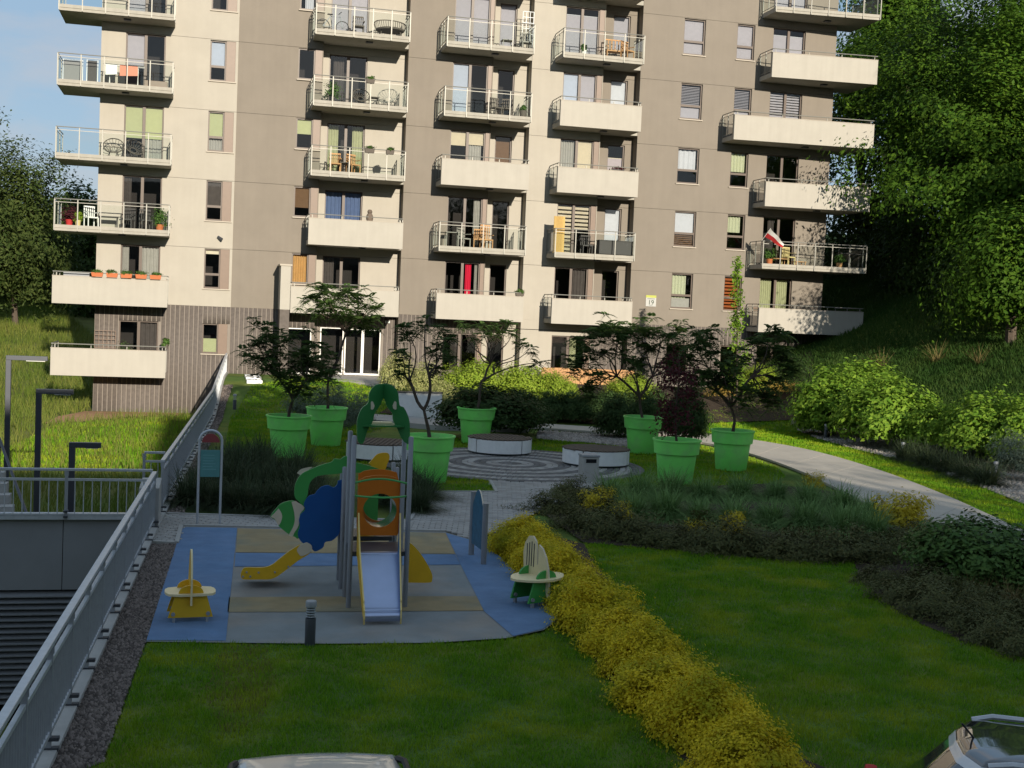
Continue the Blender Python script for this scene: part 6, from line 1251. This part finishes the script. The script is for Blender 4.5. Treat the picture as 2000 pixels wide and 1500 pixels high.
# column 5: flag and furniture
fl0 = Vector(fxz(1492, 465, 53.5)[:1]+(53.5, fxz(1492, 465, 53.5)[1])); tip = Vector((fxz(1505, 446, 53.0)[0], 53.0, fxz(1505, 446, 53.0)[1]))
t = thing('flag', 'white and red flag on a short pole at the right balcony rail', 'flag', tuple(fl0)); q = MB(); q.tube([fl0+Vector((-.05,.1,-.1)), tip], .012, 6); q.build('pole', M['wframe'], t)
e0 = Vector((fxz(1532, 477, 53.0)[0], 53.0, fxz(1532, 477, 53.0)[1])); e1 = Vector((fxz(1527, 484, 53.1)[0], 53.1, fxz(1527, 484, 53.1)[1])); r0_ = fl0.lerp(tip, .15)
for j, (m_, k0, k1) in enumerate((('wht', 0.0, .5), ('red', .5, 1.0))):
    V = []; F = []; n = 12
    for i in range(n+1):
        s_ = i/n
        for kk in (k0, k1):
            a_ = tip.lerp(e0, s_); b_ = r0_.lerp(e1, s_); p_ = a_.lerp(b_, kk)+Vector((0, .05*math.sin(s_*9+kk*2), 0)); V.append(tuple(p_))
        if i < n: F.append((2*i, 2*i+1, 2*i+3, 2*i+2))
    npmesh('white_cloth' if j == 0 else 'red_cloth', V, F, CM[m_], t, smooth=True)
chair(1540, 500, 2, 'pale wooden chair under the flag', 'yel', rz=.3); table(1520, 510, 2, 'low timber table on the flag balcony', 'oak', w=.9, h=.34); table(1560, 512, 2, 'second low timber table on the flag balcony', 'oak', w=.55, h=.25); potplant(1503, 505, 2, 'green plant at the left of the flag balcony', 'terra', ph=.6); table(1660, 500, 2, 'dark table at the shaded right end of the flag balcony', 'dgrey', w=1.2, h=.75)
potplant(1640, 500, 2, 'plant in the shaded right part of the flag balcony', 'oak', ph=.5)
# low white wall and steps by the entrance garden
wl_ = thing('planter_wall', 'low white planter wall behind the play tower roof', 'wall', (5.6, 44.5, .2)); a_, c_ = fxz(768, 812, 44.5), fxz(862, 812, 44.5); q = MB(); q.box(a_[0], c_[0], 44.5, 44.75, -.1, .98); q.build('wall', M['bench'], wl_); q = MB(); q.box(a_[0]-.03, c_[0]+.03, 44.46, 44.79, .981, 1.03); q.build('coping', M['anthr'], wl_)
stp = thing('stepping_slabs', 'pale stepping slabs on the sunlit lawn by the clad corner', 'steps', (1.9, 52, .9))
for i in range(3): q = MB(); yy_ = 50.2+i*1.1; q.box(1.75, 2.35, yy_, yy_+.85, float(h_right(2, yy_+.4))-.1, float(h_right(2, yy_+.4))+.06); q.build('slab', M['bench'], stp, bevel=.01)

# ---------------------------------------------------------------- parked cars
def car(label, loc, rz, paint, roofm, rails, s=1.0):
    t = thing('parked_car', label, 'car', loc, rz); body = mat('car_paint', paint, .25, metal=.0, coat=.8, var=.02); glassd = mat('car_glass', (.02,.022,.025), .05, spec=.9, coat=1.0); blk = mat('black_trim', (.02,.02,.02), .5); tyre = mat('tyre_rubber', (.02,.02,.02), .85)
    st_ = [(-2.15,.62,.42,.80),(-2.05,.78,.28,.95),(-1.6,.86,.22,1.00),(-.6,.88,.20,.97),(.6,.88,.20,.95),(1.3,.86,.22,.90),(1.8,.80,.25,.78),(2.08,.68,.32,.66),(2.15,.55,.42,.58)]
    V = []; F = []; n = 10
    for (x, w, zb, zt) in st_:
        for (a, b_) in ((-.80,0),(-1,.12),(-1,.55),(-.96,.82),(-.85,1),(.85,1),(.96,.82),(1,.55),(1,.12),(.80,0)): V.append((x, a*w, zb+(zt-zb)*b_))
    for i in range(len(st_)-1):
        for j in range(n): F.append((i*n+j, i*n+(j+1)%n, (i+1)*n+(j+1)%n, (i+1)*n+j))
    F += [tuple(range(n)), tuple((len(st_)-1)*n+j for j in range(n-1, -1, -1))]
    q = MB(); q.add(V, F); o = q.build('body', body, t, smooth=True, local=True); md = o.modifiers.new('sub', 'SUBSURF'); md.levels = 1; md.render_levels = 2
    # greenhouse: belt line, glazing with body-coloured pillars, roof skin
    low_ = [(1.05,.70),(1.12,.35),(1.14,0),(1.12,-.35),(1.05,-.70),(-.4,-.76),(-1.75,-.70),(-1.95,-.4),(-1.98,0),(-1.95,.4),(-1.75,.70),(-.4,.76)]; hi_ = [(.30,.52),(.36,.26),(.38,0),(.36,-.26),(.30,-.52),(-.5,-.57),(-1.40,-.52),(-1.50,-.28),(-1.52,0),(-1.50,.28),(-1.40,.52),(-.5,.57)]
    def fine(pl): return [(pl[i][0]+(pl[(i+1)%12][0]-pl[i][0])*t_/6, pl[i][1]+(pl[(i+1)%12][1]-pl[i][1])*t_/6) for i in range(12) for t_ in range(6)]
    lf, hf = fine(low_), fine(hi_); m_ = 72; pil = {0: 1, 24: 1, 30: 1, 36: 3, 60: 3, 66: 1}
    def isp(i): return any((i-c) % m_ <= w_-1 or (c-1-i) % m_ <= w_-1 for c, w_ in pil.items())
    def ringp(k, z, g=1.0): return [((lf[i][0]+(hf[i][0]-lf[i][0])*k+.57)*g-.57, (lf[i][1]+(hf[i][1]-lf[i][1])*k)*g, z) for i in range(m_)]
    ks = [(0,.88,1.0),(.06,.935,1.0),(.92,1.365,1.0),(.99,1.40,1.004),(1.02,1.425,1.0),(1.02,1.452,.95),(1.02,1.470,.85),(1.02,1.482,.65),(1.02,1.486,.35)]
    q = MB(); V = []
    for (k, z, g) in ks: V += ringp(k, z, g)
    for r_ in range(len(ks)-1):
        for i in range(m_): q.f.append([r_*m_+i, r_*m_+(i+1)%m_, (r_+1)*m_+(i+1)%m_, (r_+1)*m_+i]); q.m.append((0 if isp(i) else 1) if r_ == 1 else 0 if r_ < 4 else 2)
    q.f.append([(len(ks)-1)*m_+i for i in range(m_)]); q.m.append(2); q.v = V
    q.build('cabin', [body, glassd, body if roofm is None else roofm], t, smooth=True, local=True)
    for s_ in (-1, 1):
        q = MB(); q.lathe([(0,-.07),(.07,-.06),(.085,0),(.06,.06),(0,.08)], n=12); o = q.build('mirror', body, t, local=True, smooth=True); o.location = (.78, s_*.92, 1.0); o.scale = (.9, 1.3, 1)
        q = MB(); q.tube([(-1.35,s_*.53,1.44),(-1.2,s_*.55,1.475),(.05,s_*.55,1.475),(.2,s_*.52,1.44)], .022, 6); q.build('roof_rail', M['galv'] if rails else blk, t, local=True, smooth=True)
        for x in (-1.32, 1.32):
            q = MB(); q.tube([(x, s_*.72, .32), (x, s_*.90, .32)], .32, 24); w_ = q.build('wheel', tyre, t, local=True, smooth=True); q = MB(); q.tube([(x, s_*.88, .32), (x, s_*.915, .32)], .20, 16); q.build('rim', M['galv'], w_, local=True)
        q = MB(); q.box(-.06, .06, -.14, .14, -.07, .07); o = q.build('headlight', M['bglass'], t, local=True, bevel=.03); o.location = (2.03, s_*.58, .64); q = MB(); q.box(-.05, .05, -.13, .13, -.10, .10); o = q.build('tail_light', CM['red'], t, local=True, bevel=.03); o.location = (-2.06, s_*.60, .84)
    q = MB(); q.tube([(-1.38,0,1.45),(-1.48,0,1.56)], .008, 5); q.build('antenna', blk, t, local=True)
    t.scale = (s, s, s); return t
pano = mat('panorama_roof', (.035,.035,.035), .05, spec=.8, coat=1.0)
p = G(628, 1482, 1.06); car('light-coloured car whose roof shows at the bottom picture edge', (float(p[0])-.03, float(p[1])-.18, -.4), R(90-2), (.52,.48,.42), None, False)
p = G(1905, 1400, 1.08); car('silver car with dark roof and roof rails at the bottom right corner', (float(p[0])+.95, float(p[1])-1.05, -.4), R(-28), (.62,.62,.62), pano, True)

# unseen trees added beyond the car park so the windows mirror dark foliage
first = None
for i, (x, y, k) in enumerate(((31,-16,1.0),(36,-8,1.1),(42,-14,1.15),(48,-4,1.0),(55,-12,1.2),(62,-2,1.1),(38,2,.9),(70,-10,1.2),(25.5,-27,1.25),(29.5,-31,1.3),(33.5,-27,1.25))):
    if first is None:
        first = tree('unseen_tree', '', (x, y, -.4), 5, (0,0,7.2), (4.2,4.2,5.4), 500, 'dtree', 220, 40, .7, .45, .22, r0=.3, group='unseen trees mirrored in the windows'); o = first
    else:
        o = copy_tree(first); o.location = (x, y, -.4); o.scale = (k, k, k); o.rotation_euler.z = i*1.3
    o['label'] = '%s unseen tree added beyond the car park, mirrored in the windows' % OC[i]
